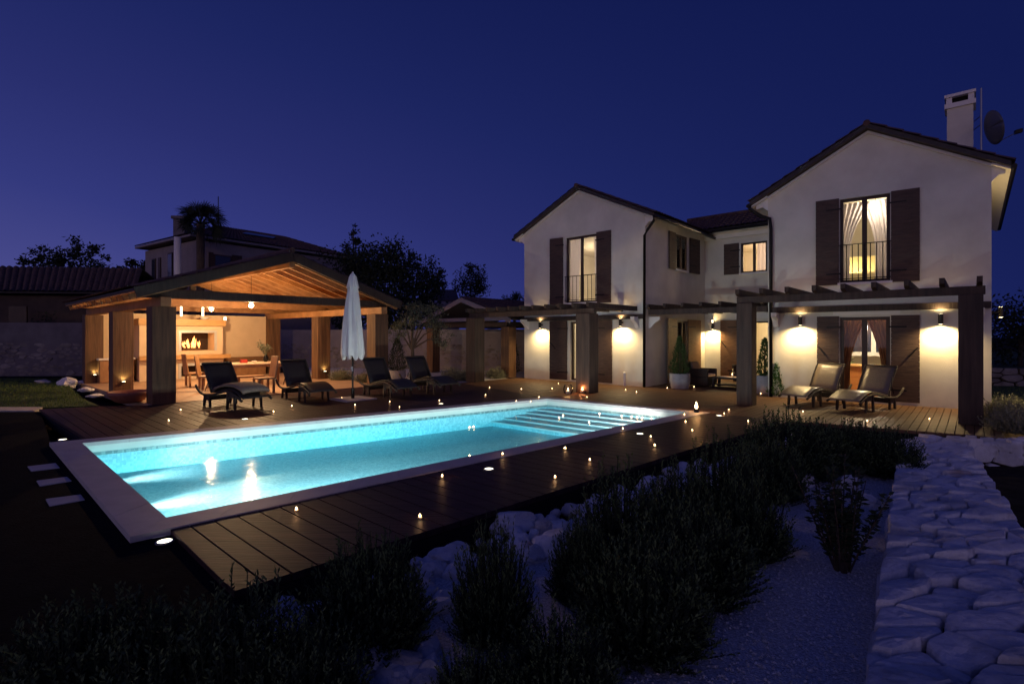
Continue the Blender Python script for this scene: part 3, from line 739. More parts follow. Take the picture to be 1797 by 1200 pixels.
# chimney
ch0 = atY(1685,236,16.2); cc = ch0.copy(); 
ch = MB(); cw = .36
chz = zat(176,16.2); 
def cbox(mb, w_, z0_, z1_, c_=cc): mb.obox((c_.x,c_.y,(z0_+z1_)/2), A*w_/1.0, B*w_/1.0, UP*(z1_-z0_)/2)
cbox(ch, .31, 6.6, zat(193,16.2)); chim = ch.build('chimney', 'plaster', villa)
cq = MB(); cbox(cq, .37, zat(193,16.2), zat(185,16.2)); 
for i_ in (-1,1):
    for j_ in (-1,1): cq.obox((cc+A*.26*i_+B*.26*j_)[0:2]+((zat(185,16.2)+zat(174,16.2))/2,), A*.07, B*.07, UP*(zat(174,16.2)-zat(185,16.2))/2)
cbox(cq, .37, zat(174,16.2), zat(169,16.2)); cq.build('chimney_cap', 'plaster_trim', chim)
fl_ = MB(); cbox(fl_, .20, zat(185,16.2)+.003, zat(174,16.2)-.003); fl_.build('dark_core', 'black_void', chim)  # black core added so the cap opening looks shaded
# rooms: closed boxes behind the openings
def room(p, d1, l1, d2, l2, z0, z1, mname='room'):
    q = [p, p+d1*l1, p+d1*l1+d2*l2, p+d2*l2]; mb = MB()
    lo = [Vector((x.x,x.y,z0)) for x in q]; hi = [Vector((x.x,x.y,z1)) for x in q]
    mb.add(lo, [(0,1,2,3)]); mb.add(hi, [(0,1,2,3)])
    return mb, lo, hi
def room_full(p, d1, l1, d2, l2, z0, z1, mname='room', skip=()):
    mb, lo, hi = room(p, d1, l1, d2, l2, z0, z1)
    for k in range(4):
        if k in skip: continue
        mb.add([lo[k], lo[(k+1) % 4], hi[(k+1) % 4], hi[k]], [(0,1,2,3)])
    return mb.build('room_interior', mname, villa, recalc=False)
# left wing (front side open 0, court side open 1)
room_full(F0+A*.31+B*.31, A, WL_.len-.455, B, 4.6, 2.95, 5.55, skip=(0,1))
room_full(F0+A*.31+B*.31, A, WL_.len-.455, B, 4.6, .03, 2.75, skip=(0,1))
room_full(K0+B*.31+A*.1, (K1-K0).normalized(), 3.8, B, 2.6, 2.95, 5.6, skip=(0,))
room_full(K0+B*.31+A*.1, (K1-K0).normalized(), 3.8, B, 2.6, .03, 2.75, skip=(0,))
room_full(G0+WR.d*.31-WR.n*.31, WR.d, WR.len-.62, B, 3.6, 2.95, 5.62, skip=(0,))
room_full(G0+WR.d*.31-WR.n*.31, WR.d, WR.len-.62, B, 3.4, .03, 2.75, skip=(0,))
def globe(p, r=.07, e=45, nm='ceiling_lamp', m_='ceiling_globe', label='', top=None):
    t_ = empty(nm, p)
    MB().lathe([(.001,-r),(r*.7,-r*.75),(r,0),(r*.7,r*.75),(.001,r)], 14, p).build('bulb', m_, t_, smooth=True)
    if top: MB().beam(Vector(p)+UP*r, (p[0],p[1],top), .012, .012).build('cord', 'metal_dark', t_)
    light('POINT', 'bulb_light', Vector(p)-UP*(r+.04), e, WARM, t_, radius=r)
    tag(t_, label, 'lamp'); return t_
globe(WR.pt(WR.u(1534), zat(352,13.5), -.75), .06, 55, label='glowing ceiling bulb seen through the upper window of the right wing', top=5.6)
globe(WR.pt(WR.u(1528)+.02, zat(565,13.8)+.02, -.95), .09, 240, label='glowing square-looking lamp inside the right wing glass door', top=2.74)
globe(WL_.pt(2.6, 4.9, -2.4), .07, 150, label='lamp lighting the upper bedroom of the left wing, behind the side window', top=5.5)
light('POINT', 'room_light', WL_.pt(2.8, 2.3, -2.6), 160, WARM, villa, radius=.1)
light('POINT', 'room_light', WB.pt(2.4, 5.0, -1.6), 110, (1,.70,.40), villa, radius=.1)
light('POINT', 'room_light', WB.pt(2.4, 2.2, -1.5), 90, (1,.72,.35), villa, radius=.1)
light('POINT', 'room_light', WR.pt(2.0, 3.6, -2.7), 90, (1,.80,.42), villa, radius=.1)
# curtains
curtain(WR, ra-.08, ra+.66, rz0+.05, rz1-.06, -.36, 'curtain_white', .62, 'l'); curtain(WR, rb-.66, rb+.08, rz0+.05, rz1-.06, -.36, 'curtain_white', .45, 'r')
curtain(WR, ra-.08, ra+.56, .10, rg-.06, -.36, 'curtain_brown', .55, 'l'); curtain(WR, rb-.52, rb+.08, .10, rg-.06, -.36, 'curtain_brown', .55, 'r')
curtain(WL_, a-.08, a+.62, zL0+.05, zL1-.08, -.36, 'curtain_white', .35, 'l'); curtain(WL_, b-.34, b+.08, zL0+.05, zL1-.08, -.36, 'curtain_white', .1, 'r')
curtain(WL_, ga+.04, ga+.5, .1, zg-.1, -.36, 'curtain_gold', .3, 'l'); curtain(WB, WB.u(1324), WB.u(1350), bb+.03, bt-.03, -.36, 'curtain_white', 0, 'l', 4)
curtain(WS, WS.u(1187)+.05, WS.u(1196), .1, 2.3, -.36, 'curtain_gold', .1, 'l', 4); curtain(WB, WB.u(1298), WB.u(1312), .1, 2.3, -.36, 'curtain_gold', .1, 'l', 4)
# things in the right wing ground room: sideboard, framed mirror, orchid, glassware
def onw(w, u, z, o): return w.pt(u, z, o)
um = (ra+rb)/2
cb = empty('kitchen_cabinet', WR.pt(um, .03, -1.6)); tag(cb, 'orange-brown wooden kitchen counter seen through the right wing glass door', 'cabinet')
MB().obox(WR.pt(um+.05, .46, -1.6), WR.d*.95, WR.n*.28, UP*.43).build('carcass', 'cabinet_orange', cb)
MB().obox(WR.pt(um+.05, .915, -1.58), WR.d*1.0, WR.n*.32, UP*.022).build('worktop', 'mantel_wood', cb)
dl = MB()
for k in range(-1, 3): dl.obox(WR.pt(um+.05-.24+k*.48-.24, .46, -1.312), WR.d*.225, WR.n*.008, UP*.39)
dl.build('door', 'cabinet_orange', cb)
mr = empty('wall_mirror', WR.pt(um+.1, 1.2, -2.9)); tag(mr, 'white framed inner window above the kitchen counter in the right wing', 'window frame')
fm = MB(); 
for (x0_, x1_, z0_, z1_) in ((-.75,-.62,1.15,2.35),(.62,.75,1.15,2.35),(-.62,.62,2.22,2.35),(-.62,.62,1.15,1.27),(-.06,.06,1.27,2.22)):
    fm.obox(WR.pt(um+.1+(x0_+x1_)/2, (z0_+z1_)/2, -2.9), WR.d*(x1_-x0_)/2, WR.n*.04, UP*(z1_-z0_)/2)
fm.build('frame', 'white_paint', mr); MB().obox(WR.pt(um+.1, 1.74, -2.93), WR.d*.64, WR.n*.01, UP*.5).build('pane', 'dark_glass', mr)
og = empty('orchid', WR.pt(um-.48, .94, -1.45)); tag(og, 'white orchid standing on the kitchen counter behind the glass door', 'flower')
ol = MB(); base = WR.pt(um-.48, .94, -1.45); ol.tube([base, base+WR.d*.03+UP*.3, base-WR.d*.05+UP*.55, base+WR.d*.10+UP*.68], .008, 6)
for k in range(16): ol.leaf(base+UP*random.uniform(.0,.35), (random.uniform(-1,1),random.uniform(-1,1),random.uniform(.2,1)), .2, .05)
ol.build('leaves', 'conifer', og)
pt_ = MB()
for k in range(5):
    c_ = base+WR.d*(-.04+.05*k)+UP*(.56+.035*k)
    for j in range(5): pt_.leaf(c_, (random.uniform(-1,1),random.uniform(-1,1),random.uniform(-1,1)), .07, .05)
pt_.build('blossom', 'petal', og); MB().lathe([(.05,0),(.07,.12),(.06,.12),(.045,.02)], 12, base).build('pot', 'white_paint', og)
ph = WR.pt(um+.55, .94, -1.45); bx_ = empty('bowl', ph); tag(bx_, 'white bowl of small jars on the kitchen counter, right of the door mullion', 'bowl')
MB().lathe([(.05,0),(.12,.04),(.15,.12),(.14,.12),(.11,.05),(.001,.02)], 16, ph).build('dish', 'white_paint', bx_)
bb_ = MB()
for k in range(4): bb_.lathe([(.03,.05),(.04,.09),(.03,.16),(.001,.17)], 8, ph+WR.d*(-.07+.045*k))
bb_.build('jar', 'table_top', bx_)
# bed with yellow cover in the upper right room
bd = empty('bed', WR.pt(um, 2.97, -2.2)); tag(bd, 'bed with yellow spread seen through the upper window of the right wing', 'bed')
MB().obox(WR.pt(um, 3.3, -2.1), WR.d*.75, WR.n*.9, UP*.30).build('mattress', 'bed_linen', bd, bevel=.05)
MB().obox(WR.pt(um, 3.75, -3.2), WR.d*.8, WR.n*.04, UP*.55).build('headboard', 'bed_linen', bd)

# ------------------------------------------------ wall lamps
def wall_lamp(w, px, py, label, e=200, out=.18, up=.14, uz_=None):
    u, z = uz_ or w.uz(px, py); p = w.pt(u, z, out)
    t = empty('wall_lamp', w.pt(u, z, 0)); tag(t, label, 'wall lamp', 'up and down wall lamps on the villa')
    MB().lathe([(.048,-.125),(.052,-.12),(.052,.12),(.048,.125)], 16, p).build('housing', 'metal_bronze', t, smooth=False)
    MB().beam(w.pt(u, z, 0), p, .03, .05).build('bracket', 'metal_dark', t)
    for s_ in (-1, 1):
        MB().lathe([(.04, .126*s_), (.001, .128*s_)], 14, p).build('lens', 'lamp_disc', t)
        li = light('SPOT', 'lamp_spot', p+UP*.15*s_, e*(1.0 if s_ < 0 else up), LAMP, t, radius=.03, spot=R(165), blend=.95)
        aim(li, Vector((0,0,s_))-w.n*.04)
    return t
wall_lamp(WL_, 952, 570, 'up and down wall lamp left of the shuttered door on the left wing')
wall_lamp(WL_, 1093, 566, 'up and down wall lamp on the left wing beside the downpipe')
wall_lamp(WB, 1253, 572, 'up and down wall lamp in the recessed court above the wicker armchair', 210)
wall_lamp(WR, 1406, 563, 'up and down wall lamp on the right wing above the first sun lounger')
wall_lamp(WR, 1650, 560, 'up and down wall lamp on the right wing between shutter and thick pergola post')
# lamp round the corner on the far side of the right wing
wx = Wall(G1+B*.02, G1+B*DW, EV); wx.n = A
wl = wall_lamp(wx, 1743, 548, 'wall lamp glowing past the right corner of the villa', 170, up=1.3, uz_=(.55, 2.36)); 
t_ = None

# satellite dish on the roof
dp = atY(1722,240,15.4); sat = empty('satellite_dish', (dp.x,dp.y,6.5)); tag(sat, 'satellite dish and mast beside the chimney on the right wing roof', 'satellite dish')
MB().tube([(dp.x,dp.y,6.4),(dp.x,dp.y,zat(155,15.4))], .022, 8).build('mast', 'metal_grey', sat)
ms = MB(); 
for py_ in (203, 218): ms.tube([(dp.x,dp.y,zat(py_,15.4)), (cc.x+.25,cc.y-.1,zat(py_+3,15.6))], .012, 6)
ms.build('stay', 'metal_dark', sat)
dd = atY(1737,226,15.3); dm = MB(); ax = Vector((.93,-.30,.22)).normalized(); aa = ax.cross(UP).normalized(); au = aa.cross(ax)
rows = []
for i in range(7):
    r_ = .50*i/6; rows.append([dd+aa*r_*math.cos(t*2*math.pi/28)*.92+au*r_*math.sin(t*2*math.pi/28)+ax*(r_*r_*.45) for t in range(29)])
dm.sheet(rows); dm.build('reflector', 'dish_metal', sat, smooth=True, recalc=False).modifiers.new('solid', 'SOLIDIFY').thickness = .02
arm = MB(); tip = atY(1787,231,15.2); arm.tube([dd-au*.46+ax*.1, tip], .014, 6); arm.build('arm', 'metal_grey', sat); MB().obox(tip, ax*.09, aa*.05, UP*.06).build('receiver', 'metal_dark', sat, bevel=.01)

# ================================================================== PERGOLAS
def post_at(mb, c, w_, z1, z0=0.0, ax=A, ay=B): mb.obox((c.x,c.y,(z0+z1)/2), ax*w_/2, ay*w_/2, UP*(z1-z0)/2)
def pergola(label, posts, b0, b1, nraf, rlen, zb, over=.32, post_w=.38, ledger=None, corbels=True, rx=B):
    c = (b0+b1)/2; t = empty('pergola', (c.x,c.y,0)); tag(t, label, 'pergola', 'pergolas along the villa')
    d = (b1-b0).normalized()
    for p in posts:
        mb = MB(); post_at(mb, p, post_w, zb, .0, d, B); mb.build('post', 'pergola_wood', t, bevel=.012)
    MB().beam(b0+UP*(zb+.085), b1+UP*(zb+.085), .17, .17).build('beam', 'pergola_wood', t, bevel=.008)
    for i in range(nraf):
        p = b0.lerp(b1, (i+.15)/(nraf-.7)); a_ = p-rx*over+UP*(zb+.26); b_ = p+rx*rlen+UP*(zb+.26)
        q = [a_+UP*.085, a_-UP*.03, a_+rx*.14-UP*.085, b_-UP*.085, b_+UP*.085]
        MB().extr([x-d*.045 for x in q], d*.09).build('rafter', 'pergola_wood', t)
    if ledger:
        MB().beam(ledger[0], ledger[1], .12, .16).build('ledger', 'pergola_wood', t)
    return t
lp0, lp1 = Vector((-1.42,19.85,0)), Vector((2.36,16.12,0))
pergola('dark timber pergola on two thick posts before the left wing', [lp0, lp1], lp0-A*.25, lp1+A*.30, 11, 2.75, 2.47, post_w=.52, ledger=(F0-B*.065+UP*2.45+A*.03, F1-B*.065+UP*2.45-A*.03))
m0, m1 = F1+A*.18-B*.05, G0-A*.05+B*.15
pergola('short pergola over the recessed court between the two wings', [], m0, m1, 7, 4.9, 2.50, ledger=None)
rp0, rp1 = Vector((6.06,13.25,0)), Vector((9.32,10.42,0))
pr = pergola('dark timber pergola on two thick posts before the right wing', [rp0, rp1], rp0-A*.22, rp1+A*.22, 9, 2.25, 2.62, post_w=.38, ledger=(WR.pt(.05,2.52,.065), WR.pt(WR.len-.02,2.52,.065)))
# plaster corbels under the pergola ledgers
for w, u in ((WL_, .12), (WL_, WL_.len-.35), (WS, .25), (WR, .15), (WR, WR.len-.3), (WB, .25)):
    q = [w.pt(u,2.44,0), w.pt(u,2.44,.42), w.pt(u,2.33,.40), w.pt(u,2.22,.22), w.pt(u,2.05,.07), w.pt(u,2.02,0)]
    MB().extr(q, w.d*.14).build('corbel', 'plaster_trim', villa)

# ================================================================== PAVILION
PA = Vector((.75,-.66,0)); PB = Vector((.668,.744,0))
q1 = Vector((-9.3,13.6,0)); q4 = Vector((-4.85,18.5,0)); PB = (q4-q1).normalized(); back = -PA.normalized()*8.6
q3 = q1+back; q6 = q4+back; q2 = q1+back*.5-PB*.0; q5 = q4+back*.47
pav = empty('open_pavilion', (q1+q6)/2); tag(pav, 'open timber pavilion with gabled roof glowing over the dining table', 'pavilion')
PT = 2.55; pa = PA.normalized()
for p in (q1,q2,q3,q4,q5,q6):
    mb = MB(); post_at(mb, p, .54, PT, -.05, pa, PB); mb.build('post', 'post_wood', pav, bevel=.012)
struct(MB().prism([tuple((q1+pa*.25-PB*.35)[:2]), tuple((q4+pa*.25+PB*.35)[:2]), tuple((q6-pa*.6+PB*.35)[:2]), tuple((q3-pa*.6-PB*.35)[:2])], -.2, .012).build('pavilion_floor', 'floor_tile'))
for s_, e_ in ((q1+pa*.42, q3-pa*.5), (q4+pa*.42, q6-pa*.5)): MB().beam(s_+UP*(PT+.12), e_+UP*(PT+.12), .24, .24).build('side_beam', 'rafter_wood', pav, bevel=.01)
mid0 = (q1+q4)/2; half = (q4-q1).length/2; ov = .62; EZ, RZ = 2.90, 4.22
for k, f_ in enumerate((0, .5, 1.0)):
    a_, b_ = q1+back*f_, q4+back*f_
    MB().beam(a_-PB*.3+UP*(PT+.36), b_+PB*.3+UP*(PT+.36), .20, .24).build('tie_beam', 'dark_wood' if k == 0 else 'rafter_wood', pav, bevel=.01)  # front tie in darker wood: its backlit shade is put into the colour
sl_ = (RZ-EZ)/(half+ov)
MB().beam(mid0+pa*.42+UP*(RZ-.22), mid0+back-pa*.4+UP*(RZ-.22), .16, .24).build('ridge_beam', 'rafter_wood', pav)
for k in range(1, 2):
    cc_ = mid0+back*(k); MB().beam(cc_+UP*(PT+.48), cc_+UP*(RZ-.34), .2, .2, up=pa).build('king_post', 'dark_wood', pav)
nr_ = 15
for sgn in (-1, 1):
    for i in range(nr_):
        f_ = -.035+1.08*i/(nr_-1); c_ = mid0+back*f_
        e_ = c_+PB*sgn*(half+ov)+UP*(EZ-.10); r_ = c_+UP*(RZ-.10)
        MB().beam(e_, r_, .09, .15, up=UP).build('rafter', 'rafter_wood', pav)
    c0, c1 = mid0-back.normalized()*.45, mid0+back+back.normalized()*.75
    bd_ = MB(); bd_.extr([c0+PB*sgn*(half+ov+.06)+UP*(EZ-.02), c0+UP*(RZ), c1+UP*(RZ), c1+PB*sgn*(half+ov+.06)+UP*(EZ-.02)], UP*.035); bd_.build('roof_boarding', 'rafter_wood', pav)
    sb = MB(); sb.extr([c0+PB*sgn*(half+ov+.08)+UP*(EZ+.02)-back.normalized()*.02, c0+UP*(RZ+.04)-back.normalized()*.02, c1+UP*(RZ+.04), c1+PB*sgn*(half+ov+.08)+UP*(EZ+.02)], UP*.06); ro_ = sb.build('roof', 'roof_edge', pav)
    tl = MB(); tiles(tl, c0+PB*sgn*(half+ov+.10)+UP*(EZ), c1+PB*sgn*(half+ov+.10)+UP*(EZ), c0+UP*(RZ+.02), c1+UP*(RZ+.02), lift=.09); tl.build('tiling', 'terracotta', ro_, recalc=False)
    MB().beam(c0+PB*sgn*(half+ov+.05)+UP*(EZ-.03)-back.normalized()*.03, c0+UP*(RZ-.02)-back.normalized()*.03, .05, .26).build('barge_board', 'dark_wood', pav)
MB().tube([mid0-back.normalized()*.45+UP*(RZ+.19), mid0+back*1.09+UP*(RZ+.19)], .09, 8).build('ridge', 'terracotta', pav)
# back wall
bw0, bw1 = q3-pa*.05+PB*.0, q6-pa*.05-PB*.27
PW = Wall(bw0, bw1, 2.62); PW.n = pa.copy()
MB().extr([PW.pt(-.0,-.05,.0), PW.pt(PW.len,-.05,0), PW.pt(PW.len,2.66,0), PW.pt(0,2.66,0)], -pa*.25).build('back_wall', 'cream_wall', pav)
# fireplace
fp = empty('fireplace', PW.pt(PW.len*.5, 0, .5)); tag(fp, 'masonry fireplace with a burning fire against the back wall of the pavilion', 'fireplace')
uA, uB = PW.uz(303,600,.85)[0]-1.1, PW.uz(391,600,.85)[0]
def fz(py): return PW.uz(350,py,.85)[1] and zat(py, PW.pt(PW.uz(350,600,.85)[0],0,.85).y)
oa, ob = PW.uz(318,600,.85)[0], PW.uz(376,600,.85)[0]
zo0, zo1 = fz(615), fz(584); zh0, zh1 = fz(629), fz(622); zl0, zl1 = .10, fz(641); zm0, zm1 = fz(572), fz(561)
fb = MB()
def fbox(mb, u0, u1, z0, z1, o0=.004, o1=.85): mb.obox(PW.pt((u0+u1)/2,(z0+z1)/2,(o0+o1)/2), PW.d*(u1-u0)/2, PW.n*(o1-o0)/2, UP*(z1-z0)/2)
fbox(fb, uA, oa, .012, zm0); fbox(fb, ob, uB, .012, zm0); fbox(fb, oa, ob, zo1, zm0); fbox(fb, oa, ob, zh1, zo0); fbox(fb, oa, ob, zl1, zh0); fbox(fb, oa, ob, .012, zl0)
fb.build('surround', 'cream_wall', fp)
mt = MB(); fbox(mt, uA-.05, uB+.08, zm0+.002, zm1, .004, .97); mt.build('mantel', 'mantel_wood', fp)
hs = MB(); fbox(hs, uA-.05, uB+.22, zh0+.002, zh1-.002, .86, 1.10); hs.build('hearth_slab', 'mantel_wood', fp)
fi = MB(); fbox(fi, oa, ob, zo0, zo1, .004, .10); fi.build('firebox', 'soot', fp); fi = MB(); fbox(fi, oa+.001, ob-.001, zl0, zl1, .004, .3); fi.build('wood_store', 'soot', fp)
sf = MB(); t_f = .10
for (x0_, x1_, z0_, z1_) in ((oa-t_f,oa,zo0-.02,zo1+t_f),(ob,ob+t_f,zo0-.02,zo1+t_f),(oa,ob,zo1,zo1+t_f)): fbox(sf, x0_, x1_, z0_, z1_, .851, .875)
sf.build('metal_frame', 'steel', fp); sf = MB()
for (x0_, x1_, z0_, z1_) in ((oa-t_f,oa,zl0-.05,zl1+t_f),(oa,ob,zl1,zl1+t_f)): fbox(sf, x0_, x1_, z0_, z1_, .851, .875)
sf.build('metal_frame', 'steel', fp)
lg = MB(); fc = PW.pt((oa+ob)/2-.12, zo0+.06, .45)
for k in range(5): lg.tube([fc+PW.d*random.uniform(-.35,-.2)+UP*.04*k+PW.n*random.uniform(-.15,.15), fc+PW.d*random.uniform(.2,.4)+UP*.04*k+PW.n*random.uniform(-.15,.15)], .045, 7)
lg.build('log', 'fire_log', fp)
fl = MB()
for k in range(13):
    x_ = random.uniform(-.26,.26); h_ = (.52-abs(x_)*.9)*random.uniform(.55,1.0); b_ = fc+PW.d*x_+PW.n*random.uniform(-.1,.1)+UP*.05; w_ = random.uniform(.03,.06); lean = random.uniform(-.12,.12)
    fl.tube([b_, b_+UP*h_*.35+PW.d*lean*.3, b_+UP*h_*.7+PW.d*lean*.8, b_+UP*h_+PW.d*lean], [w_*.7,w_,w_*.55,.003], 7)
fl.build('flame', 'fire_flame', fp, smooth=True)
light('POINT', 'fire_light', fc+UP*.25+PW.n*.15, 5, FIRE, fp, radius=.12)
# objects on the mantel
pm = PW.pt(PW.uz(358,560,.7)[0], zm1, .7); o_ = MB().lathe([(.06,0),(.14,.05),(.20,.11),(.19,.11),(.12,.06),(.001,.03)], 16, pm).build('bowl', 'white_paint', loc=pm); tag(o_, 'shallow pale bowl standing on the fireplace mantel', 'bowl')
pm = PW.pt(PW.uz(395,560,.7)[0], zm1, .7); o_ = MB().lathe([(.05,0),(.055,.10),(.04,.14),(.001,.16)], 12, pm).build('candle', 'tube_lamp', loc=pm); tag(o_, 'small glowing candle at the right end of the fireplace mantel', 'candle')
# kitchen counter at the left
cu0, cu1 = PW.uz(192,640,.6)[0]-.3, uA-.12
kc = empty('kitchen_counter', PW.pt((cu0+cu1)/2, 0, .35)); tag(kc, 'wooden kitchen counter with sink along the left of the pavilion wall', 'counter')
k_ = MB(); k_.obox(PW.pt((cu0+cu1)/2, .44, .34), PW.d*(cu1-cu0)/2, PW.n*.30, UP*.42); k_.build('carcass', 'chair_wood', kc)
k_ = MB(); k_.obox(PW.pt((cu0+cu1)/2, .90, .36), PW.d*((cu1-cu0)/2+.03), PW.n*.345, UP*.03); k_.build('worktop', 'plaster_trim', kc)
n_ = max(3, int((cu1-cu0)/.5)); wd = (cu1-cu0)/n_
for k in range(n_):
    dr = MB(); dr.obox(PW.pt(cu0+wd*(k+.5), .44, .648), PW.d*(wd/2-.01), PW.n*.008, UP*.39); dr = dr.build('door', 'chair_wood', kc)
    MB().beam(PW.pt(cu0+wd*(k+.8), .5, .68), PW.pt(cu0+wd*(k+.8), .68, .68), .015, .02).build('handle', 'metal_grey', dr)
tp = PW.pt(PW.uz(243,612,.3)[0], .93, .3); MB().tube([tp, tp+UP*.28, tp+UP*.36+PW.n*.08, tp+UP*.30+PW.n*.17], .014, 8).build('tap', 'metal_grey', kc, smooth=True)
# low sideboard right of the fireplace
k_ = empty('sideboard', PW.pt(PW.len-1.0,0,.3)); tag(k_, 'low brown bench shelf right of the fireplace under the cream wall', 'shelf')
MB().obox(PW.pt((uB+PW.len)/2+.15, .72, .22), PW.d*((PW.len-uB)/2-.2), PW.n*.20, UP*.10).build('shelf_board', 'door_wood', k_)
MB().obox(PW.pt((uB+PW.len)/2+.15, .32, .18), PW.d*((PW.len-uB)/2-.3), PW.n*.15, UP*.30).build('shelf_base', 'chair_wood', k_)
# pendant bulbs and tube lamps
def bulb(px, py, Y, e, label):
    p = atY(px, py, Y); t = empty('pendant_lamp', p); tag(t, label, 'lamp', 'bare bulbs under the pavilion roof')
    MB().lathe([(.001,-.075),(.055,-.05),(.075,0),(.05,.06),(.02,.08),(.001,.085)], 14, p).build('bulb', 'hot_bulb', t, smooth=True)
    MB().tube([p+UP*.08, p+UP*.14], .022, 8).build('socket', 'metal_dark', t); MB().tube([p+UP*.14, Vector((p.x,p.y,RZ-.45))], .006, 5).build('cord', 'metal_dark', t)
    light('POINT', 'bulb_light', p-UP*.10, e, (1,.63,.31), t, radius=.06)
bulb(441, 536, 17.0, 460, 'bare hanging bulb nearest the front of the pavilion, the brighter right one')
bulb(371, 542, 19.3, 430, 'bare hanging bulb before the fireplace, the left one of the pair')
for px_, nm in ((318,'left'),(356,'right')):
    p = atY(px_, 545, 20.3); t = empty('tube_lamp', p-UP*.2); tag(t, 'slim vertical tube lamp glowing over the mantel, '+nm+' of two', 'lamp', 'tube lamps above the mantel')
    MB().lathe([(.035,-.22),(.035,.20)], 12, p).build('tube', 'tube_lamp', t); MB().lathe([(.05,.20),(.05,.34),(.02,.36)], 12, p).build('cap', 'steel', t)
# lamps at the foot of four posts
def foot_lamp(c, label, e=7):
    p = c+pa*.34+UP*.33; t = empty('post_uplight', c+pa*.27+UP*.28); tag(t, label, 'uplight', 'small uplights low on the pavilion posts')
    MB().lathe([(.001,-.06),(.035,-.055),(.06,-.01),(.07,.0),(.055,.0)], 14, p-pa*.0).build('cup', 'metal_bronze', t)
    MB().lathe([(.05,.002),(.001,.003)], 12, p).build('lens', 'up_lens', t)
    MB().beam(c+pa*.27+UP*.30, p-UP*.03, .04, .03).build('bracket', 'metal_dark', t)
    li = light('SPOT', 'uplight_spot', p+UP*.03, e, (1,.80,.30), t, radius=.025, spot=R(120), blend=.8); aim(li, Vector((0,0,1))-pa*.25)
foot_lamp(q2, 'uplight low on the middle left pavilion post, above the red bowl'); foot_lamp(q3, 'uplight low on the rear left pavilion post', 6)
foot_lamp(q5, 'uplight low on the middle right pavilion post'); foot_lamp(q6, 'uplight low on the rear right pavilion post at the wall end', 6)
# dining table, chairs, bench
tc_ = Vector((-9.35,18.3,0)); tb = empty('dining_table', tc_+UP*.012); tag(tb, 'long wooden dining table laid under the pavilion roof', 'table')
tw, tl_ = .55, 1.35
MB().obox(tc_+UP*.80, pa*tw, PB*tl_, UP*.025).build('tabletop', 'table_top', tb, bevel=.01)
MB().obox(tc_+UP*.72, pa*(tw-.08), PB*(tl_-.1), UP*.045).build('apron', 'chair_wood', tb)
for i_ in (-1,1):
    for j_ in (-1,1): MB().obox(tc_+pa*(tw-.12)*i_+PB*(tl_-.18)*j_+UP*.35, pa*.045, PB*.045, UP*.34).build('leg', 'chair_wood', tb)
def chair(c, ang, label):
    t = empty('dining_chair', c+UP*.012, ang, local=True); tag(t, label, 'chair', 'high-backed chairs round the dining table')
    MB().box(-.24,-.24,.43,.24,.24,.48).build('seat', 'chair_wood', t, bevel=.01)
    MB().extr([(-.24,-.24,.48),(-.24,-.33,1.12),(-.24,-.36,1.12),(-.24,-.28,.40)], (.48,0,0)).build('backrest', 'chair_wood', t, bevel=.008)
    for x in (-.21,.21):
        for y in (-.21,.21): MB().box(x-.03,y-.03,0,x+.03,y+.03,.43).build('leg', 'chair_wood', t)
    return t
def face(v): return math.atan2(v.y, v.x)-math.pi/2
chair(at(463,690,.012), face(-PB)+.0, 'high-backed wooden chair at the right end of the dining table, nearest the lounger')
chair(at(342,678,.012), face(PB), 'high-backed wooden chair at the left of the dining table before the fireplace opening')
chair(at(366,686,.012), face(PB)-.5, 'high-backed wooden chair half hidden behind the first lounger')
bnc = empty('bench', at(437,688,.012)); tag(bnc, 'low wooden bench pulled up to the front of the dining table', 'bench'); bc = at(437,684,.012)
MB().obox(bc+UP*.44, pa*.19, PB*.42, UP*.025).build('seat', 'chair_wood', bnc)
for j_ in (-1,1): MB().obox(bc+PB*.36*j_+UP*.215, pa*.16, PB*.03, UP*.20).build('leg', 'chair_wood', bnc)
vs_ = tc_+PB*.55+UP*.826; va = empty('vase', vs_); tag(va, 'dark vase of twigs and blossoms on the dining table', 'vase')
MB().lathe([(.05,0),(.09,.06),(.09,.16),(.05,.22),(.06,.24)], 14, vs_).build('vessel', 'metal_dark', va, smooth=True)
tw_ = MB()
for k in range(34):
    d_ = Vector((random.uniform(-1,1),random.uniform(-1,1),random.uniform(1.0,2.2))).normalized(); l_ = random.uniform(.35,.62); s_ = vs_+UP*.2
    tw_.tube([s_, s_+d_*l_*.6, s_+d_*l_+UP*.03], .004, 4)
    for j in range(7): tw_.leaf(s_+d_*l_*random.uniform(.5,1), (random.uniform(-1,1),random.uniform(-1,1),random.uniform(-.3,1)), .07, .03)
tw_.build('twigs', 'foliage_olive', va)
for nm, of, r_, m_, lb in (('dish', .0, .10, 'white_paint', 'small white dish in the middle of the dining table'), ('box', -.35, .09, 'red_fabric', 'small red box on the dining table beside the vase')):
    p = tc_+PB*(of+.1)+UP*.826+pa*.1
    o_ = (MB().lathe([(.05,0),(r_,.05),(r_*.95,.05),(.04,.012)], 14, p) if nm == 'dish' else MB().obox(p+UP*.06, pa*.08, PB*.10, UP*.055)).build(nm if nm == 'dish' else 'gift_box', m_, loc=p); tag(o_, lb, 'dish' if nm == 'dish' else 'box')

# red bowl planter
p = at(227,706); o_ = MB().lathe([(.24,0),(.34,.06),(.46,.20),(.50,.30),(.46,.30),(.42,.22),(.30,.14),(.001,.12)], 28, p).build('bowl_planter', 'pot_red', loc=p, smooth=True); tag(o_, 'wide dark red bowl planter at the deck edge before the pavilion', 'planter')

